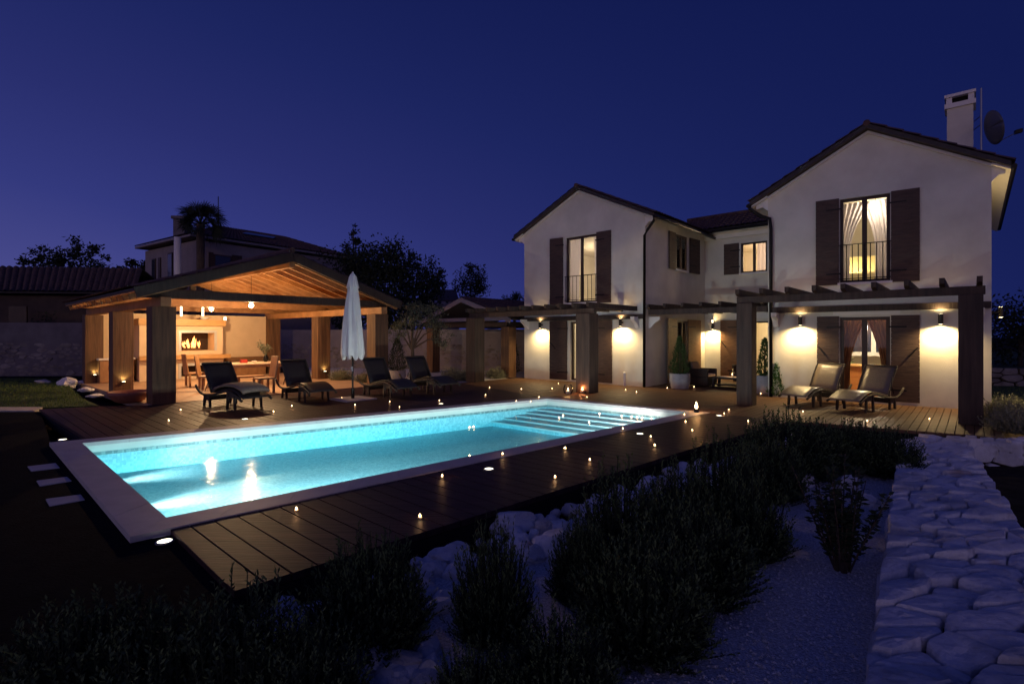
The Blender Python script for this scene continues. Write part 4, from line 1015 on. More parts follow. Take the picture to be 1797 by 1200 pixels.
# ================================================================== PARASOL
up = at(619,701); pz = empty('parasol', up); tag(pz, 'closed pale canvas parasol on a dark pole between the loungers', 'parasol')
MB().obox(up+UP*.02, A*.48, B*.48, UP*.018).build('base_plate', 'concrete', pz, bevel=.01); MB().tube([up+UP*.04, up+UP*3.42], .024, 10).build('pole', 'metal_dark', pz)
MB().lathe([(.05,.04),(.05,.30),(.03,.34)], 12, up).build('pole_sleeve', 'metal_dark', pz)
def folds(t, z): return .17*math.sin(8*t+z*1.4)*(1 if z < 3.0 else .4)+.06*math.sin(19*t)
rows = []
prof = [(.33,1.17),(.365,1.30),(.345,1.6),(.31,1.9),(.275,2.2),(.24,2.5),(.20,2.8),(.175,3.0),(.165,3.1),(.20,3.13),(.165,3.25),(.12,3.42),(.07,3.50),(.02,3.53)]
for i, (r_, z_) in enumerate(prof):
    rows.append([up+Vector((math.cos(2*math.pi*k/64), math.sin(2*math.pi*k/64), 0))*r_*(1+folds(2*math.pi*k/64, z_))*.80+UP*(z_+(.07*math.sin(8*2*math.pi*k/64) if i == 0 else 0)+(.03*math.sin(8*2*math.pi*k/64) if i == 9 else 0)) for k in range(65)])
MB().sheet(rows).build('canopy', 'canvas', pz, smooth=True, recalc=False); MB().lathe([(.02,3.50),(.03,3.55),(.001,3.58)], 10, up).build('finial', 'white_paint', pz)
MB().obox(up+Vector((0,-.05,.86)), (.03,0,0), (0,.03,0), UP*.06).build('crank', 'metal_grey', pz)

# ================================================================== LOUNGERS
def lounger(sm):
    t = empty('sun_lounger', (0,0,0), 0, local=True)     # foot towards +x
    W = .34
    prof = [(-.95,.50),(-.88,.42),(-.75,.34),(-.60,.30),(-.45,.30),(-.2,.32),(.05,.37),(.28,.42),(.45,.43),(.62,.40),(.80,.33),(.93,.27),(.98,.25)]
    def fz_(x):
        for i in range(len(prof)-1):
            if prof[i][0] <= x <= prof[i+1][0]:
                k = (x-prof[i][0])/(prof[i+1][0]-prof[i][0]); return prof[i][1]+(prof[i+1][1]-prof[i][1])*k
        return .3
    for s_ in (-1, 1):
        MB().tube([(x, s_*W, z-.03) for x, z in prof], .026, 8).build('side_rail', 'wicker', t, smooth=True)
    for x0, x1, nm in ((-.62,-.42,'l'),(.36,.62,'r')):
        for s_ in (-1, 1):
            lg = MB(); 
            q = [(x0-.05,s_*W*.94,.0),(x0-.01,s_*W*.94,.0),(x0+.04,s_*W*.94,fz_(x0)-.05),(x0-.02,s_*W*.94,fz_(x0)-.05)]
            lg.extr(q, (0,-s_*.04,0)); q = [(x1+.01,s_*W*.94,0),(x1+.05,s_*W*.94,0),(x1+.03,s_*W*.94,fz_(x1)-.05),(x1-.03,s_*W*.94,fz_(x1)-.05)]; lg.extr(q, (0,-s_*.04,0))
            lg.build('leg', 'wicker', t)
        sk = MB(); sk.extr([(x0+.0,-W*.9,fz_(x0)-.16),(x1-.0,-W*.9,fz_(x1)-.16),(x1,-W*.9,fz_(x1)-.05),(x0,-W*.9,fz_(x0)-.05)], (0,W*1.8,0)); sk.build('apron', 'wicker', t)
    xs = [-.28+.06*i for i in range(22)]; rows = [[(x, y, fz_(x)+.012) for y in (-W+.02,-W/2,0,W/2,W-.02)] for x in xs if x < .99]
    s = MB().sheet(rows).build('seat_sling', sm, t, smooth=True, recalc=False); s.modifiers.new('solid','SOLIDIFY').thickness = .02
    # raised back
    bp_ = [(-.28,.33),(-.36,.48),(-.47,.68),(-.60,.88),(-.68,.98)]
    rows = [[(x, y, z) for y in (-W+.02,-W/2,0,W/2,W-.02)] for x, z in bp_]
    s = MB().sheet(rows).build('backrest', sm, t, smooth=True, recalc=False); s.modifiers.new('solid','SOLIDIFY').thickness = .025
    fr_ = MB()
    for s_ in (-1,1): fr_.tube([(x,s_*(W-.01),z) for x,z in bp_], .018, 8)
    fr_.tube([(bp_[-1][0],-W+.01,bp_[-1][1]),(bp_[-1][0],W-.01,bp_[-1][1])], .018, 8); fr_.build('back_frame', 'wicker', t)
    pr_ = MB(); 
    for s_ in (-1,1): pr_.tube([(-.50,s_*W*.7,.72),(-.74,s_*W*.7,.33)], .010, 6)
    pr_.build('back_prop', 'metal_dark', t)
    return t
protoD = lounger('sling'); protoL = lounger('sling_light')
fdA = math.atan2(A.y, A.x)
specs = [
 (protoD, at(408,713), fdA+.16, 'first dark wicker sun lounger, with brown cushion on its foot end, by the pavilion', 1.1),
 (protoD, at(535,700), fdA-.02, 'dark wicker sun lounger left of the closed parasol', 1.1),
 (protoD, at(679,694), fdA-.03, 'dark wicker sun lounger just right of the closed parasol', 1.12),
 (protoD, at(752,687), fdA-.03, 'dark wicker sun lounger farthest from the camera, by the pergola post', 1.12),
 (protoL, at(1432,709), math.atan2(-.50,-.86), 'wicker sun lounger catching lamp light beside the thinner pergola post', 1.06),
 (protoL, at(1520,718), math.atan2(-.50,-.86), 'wicker sun lounger before the right wing door, the rightmost one', 1.06)]
used = set()
for pr_o, p, an, lb, s_ in specs:
    o = pr_o if id(pr_o) not in used else copy_tree(pr_o); used.add(id(pr_o))
    o.location = p; o.rotation_euler.z = an; o.scale = (s_,s_,s_); tag(o, lb, 'sun lounger', 'wicker sun loungers on the deck')
    if 'first dark' in lb: firstL = o
rows = []
for i in range(15):
    x = -.25+1.2*i/14; z = (.33 if x < -.2 else .33+.095*math.sin((x+.2)/1.16*math.pi))
    rows.append([(x, y*.30, z+.055+.03*(1-abs(y)**4)-(.05 if i in (0,14) else 0)) for y in (-1,-.8,-.4,0,.4,.8,1)])
cu = MB().sheet(rows).build('cushion', 'cushion', loc=(0,0,0), smooth=True, recalc=False); cu.location = firstL.location+Vector((0,0,.02)); cu.rotation_euler.z = firstL.rotation_euler.z; cu.scale = (1.1,1.1,1.1)
cu.modifiers.new('solid','SOLIDIFY').thickness = .05; tag(cu, 'soft brown cushion lying on the foot end of the first sun lounger', 'cushion')

# ================================================================== COURT FURNITURE
def armchair(p, ang, label, cush=True):
    t = empty('wicker_armchair', p, ang, local=True); tag(t, label, 'armchair', 'wicker armchairs in the court')
    MB().box(-.36,-.36,.04,.36,.34,.34).build('base', 'wicker', t, bevel=.02)
    for x in (-.36,.28): MB().box(x,-.36,.345,x+.08,.34,.62).build('armrest', 'wicker', t, bevel=.02)
    MB().extr([(-.37,-.30,.35),(-.37,-.40,.85),(-.37,-.46,.85),(-.37,-.40,.35)], (.74,0,0)).build('backrest', 'wicker', t, bevel=.02)
    MB().box(-.27,-.28,.345,.27,.33,.45).build('seat_cushion', 'cushion_cream', t, bevel=.03)
    MB().extr([(-.26,-.20,.46),(-.26,-.30,.84),(-.26,-.38,.82),(-.26,-.29,.46)], (.52,0,0)).build('back_cushion', 'cushion', t, bevel=.03)
armchair(at(1234,677), face(A)-.1, 'wicker armchair with cream cushion beside the potted conifer in the court')
armchair(at(1302,668), face(-A+(-B)*.4), 'wicker armchair behind the low table, half hidden by the pergola post')
p = at(1283,680); t = empty('coffee_table', p, fdA, local=True); tag(t, 'low dark wicker coffee table in the court with a candle on it', 'table')
MB().box(-.55,-.33,.30,.55,.33,.36).build('tabletop', 'wicker', t, bevel=.01)
for x in (-.5,.5):
    for y in (-.28,.28): MB().box(x-.04,y-.04,0,x+.04,y+.04,.30).build('leg', 'wicker', t)
MB().box(-.48,-.27,.08,.48,.27,.11).build('shelf', 'wicker', t)
MB().box(-.3,-.22,.361,.35,.22,.372).build('runner', 'cushion_cream', t)

def candle_jar(p, s=1.0, nm='lantern', label='', e=3, col=(1,.5,.2)):
    t = empty(nm, p, 0, local=True); tag(t, label, 'lantern' if nm == 'lantern' else 'candle')
    MB().lathe([(.05*s,0),(.09*s,.04*s),(.10*s,.11*s),(.08*s,.18*s),(.07*s,.20*s)], 16).build('glass', 'jar_glass', t, smooth=True)
    MB().lathe([(.045*s,.01),(.045*s,.07*s),(.001,.075*s)], 12).build('wax', 'wax', t)
    MB().lathe([(.001,.078*s),(.011*s,.090*s),(.009*s,.105*s),(.001,.135*s)], 8).build('flame', 'flame_core', t)
    light('POINT', 'candle_light', (0,0,.13*s), e, col, t, radius=.02); return t
candle_jar(at(997,692), 1.5, label='round glass lantern with candle at the foot of the pergola post, left one', e=4)
candle_jar(at(1022,690), 1.4, label='glass candle lantern against the foot of the pergola post, right one', e=7, col=(1,.32,.10))
p = at(1222,723,.014); t = empty('oil_candle', p); tag(t, 'tall flame in a small dark holder on the pool coping corner', 'candle')
MB().lathe([(.05,0),(.06,.02),(.055,.06),(.07,.075),(.05,.085)], 14, p).build('holder', 'metal_dark', t); MB().lathe([(.02,.088),(.036,.115),(.032,.15),(.016,.20),(.001,.245)], 10, p).build('flame', 'flame_core', t)
light('POINT', 'candle_light', p+UP*.27, 7, FIRE, t, radius=.03)
candle_jar(at(1285,680)+UP*.373, .9, nm='candle', label='candle burning on the low coffee table in the court', e=5)

# tealights
tl0 = empty('tealight', (0,0,0), 0, local=True)
MB().lathe([(.030,0),(.034,.03),(.036,.05)], 12).build('glass', 'jar_glass', tl0, smooth=True)
MB().lathe([(.028,.003),(.028,.022),(.001,.024)], 10).build('wax', 'wax', tl0)
MB().lathe([(.001,.026),(.012,.035),(.013,.045),(.006,.060),(.001,.068)], 10).build('flame', 'flame_core', tl0)
_cd = bpy.data.lights.new('tealight_light', 'POINT'); _cd.energy = .5; _cd.color = (1,.45,.18); _cd.shadow_soft_size = .012
_lo = bpy.data.objects.new('tealight_light', _cd); C.objects.link(_lo); _lo.parent = tl0; _lo.location = (0,0,.055)
sets = [
 ([(520,897),(737,910),(776,838),(974,840),(992,789),(1035,809),(1142,768),(1149,784),(1203,742),(1215,757),(1271,727)], 'on the dark deck strip between pool and bushes', 0),
 ([(317,721),(296,740),(480,724),(512,714),(623,712),(600,700),(684,706),(701,716),(771,704)], 'on the deck between loungers and pool', 0),
 ([(852,694),(859,681),(906,705),(915,684),(931,706),(946,698),(969,683),(980,674),(1030,698),(1098,685),(1117,689),(1171,682),(1218,680)], 'on the terrace before the left wing', 0),
 ([(1335,692),(1279,720),(1313,741),(1409,724),(1522,741),(1631,737)], 'on the terrace before the right wing', 0),
 ([(882,799),(1093,754),(1201,729)], 'on the near pool coping', .014)]
first = True
for pts, where, z_ in sets:
    pts = sorted(pts)
    for i, (x_, y_) in enumerate(pts):
        o = tl0 if first else copy_tree(tl0); first = False
        o.location = at(x_, y_, z_+.001); s_ = random.uniform(.60,.76); o.scale = (s_,s_,s_)
        tag(o, '%s tealight from the left %s' % (ORD[i], where), 'tealight', 'tealights '+where)
fc0 = empty('floating_candle', (0,0,0), 0, local=True)
MB().lathe([(.001,-.02),(.045,-.012),(.06,.012),(.055,.014),(.001,.016)], 14).build('cup', 'white_paint', fc0)
MB().lathe([(.001,.018),(.014,.030),(.014,.045),(.006,.062),(.001,.070)], 10).build('flame', 'flame_core', fc0)
_l2 = bpy.data.objects.new('floating_light', _cd.copy()); _l2.data.energy = .5; C.objects.link(_l2); _l2.parent = fc0; _l2.location = (0,0,.06)
fpts = sorted([(824,751),(831,750),(824,802),(981,734),(988,730),(1034,742),(1052,727),(1091,731),(1108,732.5),(1118,733.5),(1127,734.5),(1143,736)])
for i, (x_, y_) in enumerate(fpts):
    o = fc0 if i == 0 else copy_tree(fc0); o.location = at(x_, y_, WL); o.scale = (.62,.62,.62)
    tag(o, '%s floating candle from the left on the pool water' % ORD[i], 'candle', 'candles floating in the pool')
# flush deck lights
dl0 = empty('deck_light', (0,0,0), 0, local=True)
MB().lathe([(.058,.001),(.058,.010),(.046,.012),(.046,.008)], 20).build('bezel', 'metal_grey', dl0); MB().lathe([(.046,.010),(.001,.0115)], 18).build('lens', 'deck_lens', dl0)
dls = [(110,772,'sunk in the ground beside the left end of the pool'),(289,951,'sunk in the ground at the near corner of the pool'),(430,736,'in the deck before the first lounger'),(774,709,'in the deck by the far pool edge near the third lounger'),(858,824,'in the dark deck strip beside the middle of the pool'),(1123,762,'in the dark deck strip near the pool steps'),(1262,730,'in the deck beside the far right pool corner')]
for i, (x_, y_, w_) in enumerate(dls):
    o = dl0 if i == 0 else copy_tree(dl0); o.location = at(x_, y_, .0 if i > 1 else -.045); o.location.z = .0 if i > 1 else -.047
    if i < 2: o.scale = (1.25,1.25,1.25)
    tag(o, 'round glowing light '+w_, 'deck light', 'round lights set flush in deck and ground')
    light('SPOT', 'deck_glow', o.location+UP*.03, .15, (1,.9,.6), None, radius=.03, spot=R(170)).rotation_euler = (math.pi,0,0)

# bollards
for (x_, y_, h_, lb) in ((1653,714,.62,'slim white bollard lamp at the right wing wall, between shutter and post'),(1096,677,.50,'slim white bollard lamp at the left wing wall beside the downpipe')):
    p = at(x_, y_); t = empty('bollard_lamp', p); tag(t, lb, 'bollard', 'slim bollard lamps at the villa wall')
    MB().lathe([(.045,0),(.045,h_*.82)], 14, p).build('stem', 'white_paint', t, smooth=False); MB().lathe([(.04,h_*.82),(.055,h_*.84),(.055,h_*.93),(.02,h_)], 14, p).build('cap', 'white_paint', t)

# ================================================================== POTTED PLANTS
def cone_shrub(p, h, r, label, pot=None, mname='conifer', n=1600, lean=0, nm='potted_conifer'):
    t = empty(nm, p); tag(t, label, 'conifer')
    z0 = 0
    if pot:
        pr_, ph_ = pot; MB().lathe([(pr_*.86,0),(pr_,ph_*.5),(pr_*.98,ph_),(pr_*.86,ph_),(pr_*.84,ph_*.9),(.001,ph_*.9)], 24, p).build('pot', 'pot_grey', t, smooth=False); z0 = ph_*.9
    MB().tube([p+UP*z0, p+UP*(z0+h*.9)], [.035,.008], 6).build('trunk', 'bark', t)
    mb = MB()
    for k in range(n):
        f_ = random.random()**1.25; th = random.uniform(0, 2*math.pi); rr = r*(1-f_)**.75*(.55+.5*random.random())*(1+.18*math.sin(5*th+f_*9)); 
        if f_ < .08: rr *= f_/.08*.5+.5
        q = p+Vector((rr*math.cos(th), rr*math.sin(th), z0+.03+f_*h))
        mb.leaf(q, (math.cos(th)*.6, math.sin(th)*.6, random.uniform(.3,1.6)), random.uniform(.05,.11), random.uniform(.018,.035))
    mb.build('foliage', mname, t, recalc=False)
cone_shrub(at(1193,681), 1.25, .33, 'cone-shaped conifer in a grey pot by the side door of the left wing', (.34,.50), 'conifer')
cone_shrub(at(1342,690), 1.15, .25, 'dark conifer in a grey pot behind the right pergola post', (.27,.55), 'conifer')
cone_shrub(at(1363,696), .95, .22, 'bright green small conifer at the downpipe of the right wing', None, 'conifer_bright', nm='small_conifer')
cone_shrub(at(697,668), 1.25, .42, 'dark cone conifer in a pale pot behind the third lounger', (.34,.42), 'foliage_dark')
cone_shrub(at(795,645), 1.15, .28, 'dark cone conifer before the far boundary wall', None, 'foliage_dark', 700, nm='cone_conifer')
cone_shrub(at(903,655), 1.5, .34, 'dark cone conifer close to the left corner of the villa', None, 'foliage_dark', 800, nm='cone_conifer')

# ================================================================== SHRUBS: rosemary and lavender
def bush_mb(r, h, n, seed, needle=.035, spread=.5, needles=22):
    """domed shrub: arching stems end on an uneven dome, needles along every stem."""
    rnd = random.Random(seed); mb = MB(); tips = MB()
    for k in range(n):
        th = rnd.uniform(0, 2*math.pi); ph = R(82)*rnd.random()**.62; b_ = Vector((math.cos(th), math.sin(th), 0))*r*.22*rnd.random()
        L_ = 1/math.sqrt((math.sin(ph)/r)**2+(math.cos(ph)/h)**2); lump = 1+.16*mnoise.noise(Vector((math.cos(th)*1.6, math.sin(th)*1.6, ph*1.6+seed)))
        L_ *= lump*rnd.uniform(.72,1.06)*(1.12 if rnd.random() < .08 else 1)
        tip = b_+Vector((math.cos(th)*math.sin(ph), math.sin(th)*math.sin(ph), math.cos(ph)))*L_
        mid = b_.lerp(tip, .5)+Vector((math.cos(th), math.sin(th), 0))*L_*.10-UP*L_*.04; tip.z += .03
        pts = [b_, b_.lerp(mid,.6), mid, tip]; a_ = Vector((-math.sin(th), math.cos(th), 0))*.004
        for i in range(3): mb.add([pts[i]-a_, pts[i]+a_, pts[i+1]+a_*.6, pts[i+1]-a_*.6], [(0,1,2,3)])
        ax_ = (tip-mid).normalized()
        for j in range(needles):
            f_ = .30+.70*(j/needles); q = mid.lerp(tip, (f_-.45)/.55) if f_ > .45 else b_.lerp(mid, f_/.45)
            p2 = rnd.uniform(0, 2*math.pi); nd = (ax_*rnd.uniform(.5,1.3)+Vector((math.cos(p2), math.sin(p2), rnd.uniform(-.3,.5)))*.7).normalized()
            (tips if f_ > .86 else mb).leaf(q, nd, needle*rnd.uniform(.7,1.25), needle*.38)
    return mb, tips
protos = []
for i, (r_, h_, n_) in enumerate(((.46,.80,640),(.54,.74,780),(.42,.88,560))):
    t = empty('rosemary_bush', (0,0,0), 0, local=True); mb, tp_ = bush_mb(r_, h_, n_, 31+i, needle=.040, needles=26)
    mb.build('foliage', 'rosemary', t, recalc=False); tp_.build('shoot_tips', 'rosemary_tip', t, recalc=False); protos.append(t)
bz = -.22
def bpos(px, Y): return Vector(((px-CX)/F*Y, Y, bz))
bushes = [  # px, depth, scale, variant, label
 (160, 2.75, .80, 1, 'very dark rosemary bush in the bottom left corner'),
 (300, 2.60, .78, 0, 'dark rosemary bush at the bottom left, next to the corner one'),
 (430, 2.70, .82, 2, 'dark rosemary bush at the bottom left, before the end of the deck'),
 (530, 2.55, .70, 1, 'dark rosemary bush at the bottom edge left of the white rocks'),
 (650, 3.35, .92, 1, 'bushy rosemary below the near deck edge, left of the pale rocks'),
 (865, 3.40, .98, 0, 'rosemary bush with paler tip before the dark deck, between two rock groups'),
 (840, 2.60, .58, 1, 'sprawling dark rosemary at the bottom edge in the middle'),
 (985, 2.75, .66, 1, 'low dark rosemary bush at the bottom middle before the gravel'),
 (1020, 3.9, .80, 0, 'rounded rosemary bush right of the large pale rocks'),
 (1090, 4.4, 1.06, 2, 'tall rosemary bush rising over the deck edge in the middle'),
 (1130, 3.35, .95, 1, 'broad dark rosemary bush at the edge of the gravel'),
 (1190, 4.9, 1.0, 0, 'rosemary bush in the middle of the planted slope'),
 (1215, 4.0, .98, 1, 'dark rosemary bush leaning over the pale gravel'),
 (1265, 5.4, 1.12, 2, 'tall rosemary bush before the right end of the dark deck'),
 (1310, 4.7, .95, 0, 'dark rosemary bush bordering the upper gravel'),
 (1345, 6.3, 1.0, 1, 'rosemary bush below the terrace, left of the pale stones'),
 (1375, 7.3, 1.18, 0, 'rosemary bush covering the terrace corner before the lit lounger'),
 (1440, 7.6, 1.0, 1, 'rosemary bush below the terrace before the right lounger'),
 (1505, 7.7, .92, 0, 'rosemary bush below the terrace, second from the dry stone wall'),
 (1552, 7.4, .88, 1, 'rosemary bush touching the far left end of the dry stone wall'),
]
usedb = set(); RS = {650: .72, 865: .52, 1130: .82, 1190: .78, 1215: .82, 1310: .75, 1345: .8, 1440: .85, 1020: .62, 1090: .85, 1265: .8, 840: .8, 530: .8, 985: .9}
for px_, Y_, s_, vi, lb in bushes:
    o = protos[vi] if vi not in usedb else copy_tree(protos[vi]); usedb.add(vi)
    o.location = bpos(px_, Y_); o.rotation_euler.z = random.uniform(0, 6.28); rs_ = RS.get(px_, 1.0); o.scale = (s_*rs_*random.uniform(1,1.12), s_*rs_*random.uniform(1,1.12), s_)
    tag(o, lb, 'bush', 'rosemary bushes on the slope below the deck')
# single broadleaved shrub on the gravel
p = Vector(((1478-CX)/F*4.35, 4.35, -.2)); t = empty('leafy_shrub', p); tag(t, 'upright broad-leaved shrub alone on the gravel beside the stone wall', 'shrub')
sm_ = MB(); lf = MB(); rnd = random.Random(5)
for k in range(24):
    th = rnd.uniform(0,6.28); sp_ = rnd.uniform(.05,.42); d_ = Vector((math.cos(th)*sp_, math.sin(th)*sp_, 1)).normalized(); l_ = rnd.uniform(.5,.98)*(1 if k else 1.1)
    b_ = p+Vector((math.cos(th)*.05, math.sin(th)*.05, 0)); sm_.tube([b_, b_+d_*l_*.5, b_+d_*l_+Vector((rnd.uniform(-.03,.03),0,0))], [.009,.006,.003], 5)
    for j in range(60):
        f_ = rnd.uniform(.22,1.0); ph = rnd.uniform(0,6.28); lf.leaf(b_+d_*l_*f_, (math.cos(ph), math.sin(ph), rnd.uniform(-.2,.9)), rnd.uniform(.05,.085), rnd.uniform(.02,.032))
sm_.build('stem', 'bark', t); lf.build('foliage', 'rosemary', t, recalc=False)
# lavender clumps behind
lv = empty('lavender_clump', (0,0,0), 0, local=True); mb, tp_ = bush_mb(.5, .5, 300, 77, needle=.06, spread=.7, needles=9); mb.build('foliage', 'lavender', lv, recalc=False); tag(tp_.build('flower_spikes', 'lavender', lv, recalc=False), kind='stuff')
lvs = [(600,668,1.0,'pale lavender clump between two pavilion posts'),(645,672,.95,'pale lavender clump behind the parasol pole'),(735,664,.9,'lavender clump behind the fourth lounger'),(795,668,1.1,'pale grassy lavender clump left of the tall pergola post'),(825,668,1.0,'pale lavender clump touching the tall pergola post'),(870,664,1.0,'pale lavender clump between the pergola post and the villa corner'),(1762,745,1.0,'lavender clump right of the terrace at the frame edge'),(1785,760,1.0,'lavender clump at the far right edge above the stone wall'),(1768,725,.9,'lavender clump beyond the terrace corner near the lawn')]
for i, (x_, y_, s_, lb) in enumerate(lvs):
    o = lv if i == 0 else copy_tree(lv); o.location = at(x_, y_, -.03); o.scale = (s_,s_,s_*.95); o.rotation_euler.z = i; tag(o, lb, 'lavender', 'lavender clumps around the terrace')

# ================================================================== ROCKS
rocks = [ # px, py, sx, sy, sz, label
 (900,915,.26,.16,.13,'large flat pale boulder just below the deck edge'),
 (975,960,.22,.17,.16,'big pale boulder left of the rounded rosemary bush'),
 (935,975,.13,.10,.09,'pale stone left of the big boulder'),
 (955,925,.12,.10,.08,'pale stone between the flat boulder and the big boulder'),
 (790,975,.20,.14,.10,'flat pale boulder under the deck, left of the paler rosemary'),
 (755,1000,.11,.09,.08,'pale stone just right of the bushy rosemary'),
 (800,1005,.12,.10,.08,'pale stone below the flat boulder'),
 (985,1005,.11,.09,.08,'pale stone below the big boulder'),
 (1000,1035,.10,.08,.07,'bluish pale stone half under the dark bushes'),
 (640,1150,.17,.13,.09,'broad pale rock at the bottom edge between dark bushes'),
 (720,1100,.10,.09,.08,'upright pale rock above the broad bottom rock'),
 (710,1160,.10,.08,.07,'pale rock right of the broad bottom rock'),
 (755,1170,.09,.07,.06,'small pale rock at the bottom edge, rightmost of its group'),
 (590,1180,.12,.09,.07,'pale rock at the bottom edge, leftmost of its group'),
 (1190,1108,.13,.10,.09,'reddish white rock on the gravel beside the dark bush'),
 (1395,970,.13,.07,.04,'flat white stone lying alone on the gravel'),
 (1275,1000,.04,.03,.03,'small white stone at the edge of the dark bushes'),
 (1395,775,.16,.12,.13,'pale stone behind the bushes below the terrace'),
 (1370,790,.12,.10,.11,'pale stone left of the tallest one below the terrace'),
 (1470,785,.14,.10,.12,'pale stone above the leafy shrub'),
 (1415,845,.10,.10,.12,'upright pale stone left of the leafy shrub'),
 (1490,850,.14,.10,.12,'pale stone right of the leafy shrub top'),
 (1520,880,.10,.08,.09,'small pale stone between shrub and wall'),
 (1165,860,.10,.08,.11,'pale stone showing between two rosemary bushes'),
 (1240,885,.09,.08,.09,'small pale stone deep between the rosemary bushes'),
 (470,1080,.05,.04,.05,'small pale stone below the deck corner'),
 (120,672,.34,.24,.20,'large pale boulder at the end of the lit lawn'),
 (75,670,.28,.18,.10,'flat pale boulder left of the large one on the lawn edge'),
 (142,672,.22,.16,.10,'long stone leaning at the pavilion corner'),
 (150,684,.26,.18,.08,'flat stone on the lawn edge before the pavilion post'),
 (168,694,.22,.16,.06,'low flat stone between the lawn and the red bowl'),
]
for i, (x_, y_, sx, sy, sz, lb) in enumerate(rocks):
    lawn_r = y_ < 700 and x_ < 200; z_ = -.03 if lawn_r else -.2; p = at(x_, y_, z_+sz*.4); p.z = z_+sz*.45
    if not lawn_r and y_ > 740: sx *= 1.0
    mb = MB(); rock_mb(mb, p, sx, sy, sz, i+3, rz=random.uniform(-.5,.5), nu=26, nv=16)
    nm = 'rock'; o = mb.build(nm, 'limestone_warm' if (i % 4 == 3 or 'reddish' in lb) else 'limestone', loc=Vector((p.x,p.y,z_)), smooth=False); tag(o, lb, 'rock', 'pale limestone rocks')
# rubble bedding the slope under the deck edge
rb_ = MB(); rnd = random.Random(9)
for k in range(190):
    s_ = rnd.random(); p = S1.lerp(S2, s_)+Vector((.69,-.72,0))*rnd.uniform(.12,.95); p.z = -.19+rnd.uniform(-.01,.03)
    q = rnd.uniform(.05,.13); rock_mb(rb_, p, q, q*.8, q*.65, k+100, rz=rnd.uniform(0,3), nu=10, nv=6)
for k in range(60):
    p = Vector((rnd.uniform(-1.6,-.5), rnd.uniform(2.3,3.5), -.2)); q = rnd.uniform(.05,.12); rock_mb(rb_, p, q, q*.8, q*.6, k+400, rz=rnd.uniform(0,3), nu=10, nv=6)
o = rb_.build('rubble', 'limestone', smooth=False); tag(o, 'pale limestone rubble heaped under the deck edge', 'rubble', kind='stuff')
# pebbles of the gravel bed
pb = MB(); rnd = random.Random(12)
for k in range(9000):
    y = 2.2+rnd.random()**1.3*5.5; x = .2+(y-1)*.70+rnd.uniform(-1.6,1.5)
    xr = .5+(y-1)*.79
    if x > xr: continue
    s_ = rnd.uniform(.006,.020); z = -.196+.035*mnoise.noise(Vector((x*.9,y*.9,0))); c_ = Vector((x,y,z+.004)); d1 = rnd.uniform(0,3)
    a_, b_ = Vector((math.cos(d1),math.sin(d1),0))*s_, Vector((-math.sin(d1),math.cos(d1),0))*s_*.7
    pb.add([c_+a_, c_+b_, c_-a_, c_-b_, c_+UP*s_*.7], [(0,1,4),(1,2,4),(2,3,4),(3,0,4)])
o = pb.build('pebbles', 'gravel', recalc=False); tag(o, 'loose pale pebbles scattered over the gravel bed', 'pebbles', kind='stuff')

# ================================================================== DRY STONE WALLS
wl0, wl1 = Vector((.95,1.55,0)), Vector((6.72,8.88,0)); wr0, wr1 = Vector((2.35,1.55,0)), Vector((7.85,8.88,0))
def mixw(u, v): return wl0.lerp(wl1, u).lerp(wr0.lerp(wr1, u), v)
Lw = (wl1-wl0).length; sw = MB(); Ww = 1.12
stones(sw, [(0,0),(Lw,0),(Lw,Ww),(0,Ww)], 190, lambda u, v, h: mixw(u/Lw, v/Ww)+UP*(.0+h+.02), stretch=.72, seed=21, depth=.30, gap=.010, rough=.026, rise=.032, relax=0, sub=5)
nl = Vector((-(wl1-wl0).y, (wl1-wl0).x, 0)).normalized()
stones(sw, [(0,-.5),(Lw,-.5),(Lw,-.03),(0,-.03)], 70, lambda u, v, h: wl0+(wl1-wl0)*(u/Lw)+UP*v+nl*(h-.02), stretch=1.8, seed=22, depth=.2, gap=.014, rough=.035, rise=.03, sub=3)
stones(sw, [(0,-1.1),(Lw,-1.1),(Lw,-.03),(0,-.03)], 110, lambda u, v, h: wr0+(wr1-wr0)*(u/Lw)+UP*v-nl*(h-.02), stretch=1.8, seed=23, depth=.2, gap=.014, rough=.035, rise=.03, sub=3)
core = MB(); core.prism([tuple((wl0-nl*.06).xy), tuple((wl1-nl*.06).xy), tuple((wr1+nl*.06).xy), tuple((wr0+nl*.06).xy)], -1.1, -.07)
dw = empty('dry_stone_wall', (4.4,5.2,-.3)); tag(dw, 'broad pale dry stone wall running from the bottom right corner to the terrace', 'stone wall')
sw.build('stonework', 'limestone', dw, smooth=False); core.build('wall_core', 'soil', dw)
# cross wall to the right
cw0, cw1 = Vector((7.3,8.75,0)), Vector((14.5,8.3,0)); Lc = (cw1-cw0).length; cd = (cw1-cw0).normalized(); cn = Vector((cd.y,-cd.x,0))
s2 = MB(); stones(s2, [(0,0),(Lc,0),(Lc,.55),(0,.55)], 66, lambda u, v, h: cw0+cd*u-cn*(v)+UP*(h-.01), stretch=1.3, seed=31, depth=.25, gap=.014, rough=.016, rise=.03, sub=4)
stones(s2, [(0,-1.2),(Lc,-1.2),(Lc,-.02),(0,-.02)], 110, lambda u, v, h: cw0+cd*u+UP*v+cn*(h), stretch=1.9, seed=32, depth=.25, gap=.016, rough=.02, rise=.04, sub=4)
dw2 = empty('dry_stone_wall', (cw0+cw1)/2+UP*-1.0); tag(dw2, 'pale dry stone wall crossing to the right below the terrace', 'stone wall')
s2.build('stonework', 'limestone', dw2); MB().prism([tuple((cw0-cn*.05).xy), tuple((cw1-cn*.05).xy), tuple((cw1-cn*.5).xy), tuple((cw0-cn*.5).xy)], -1.2, -.06).build('wall_core', 'soil', dw2)

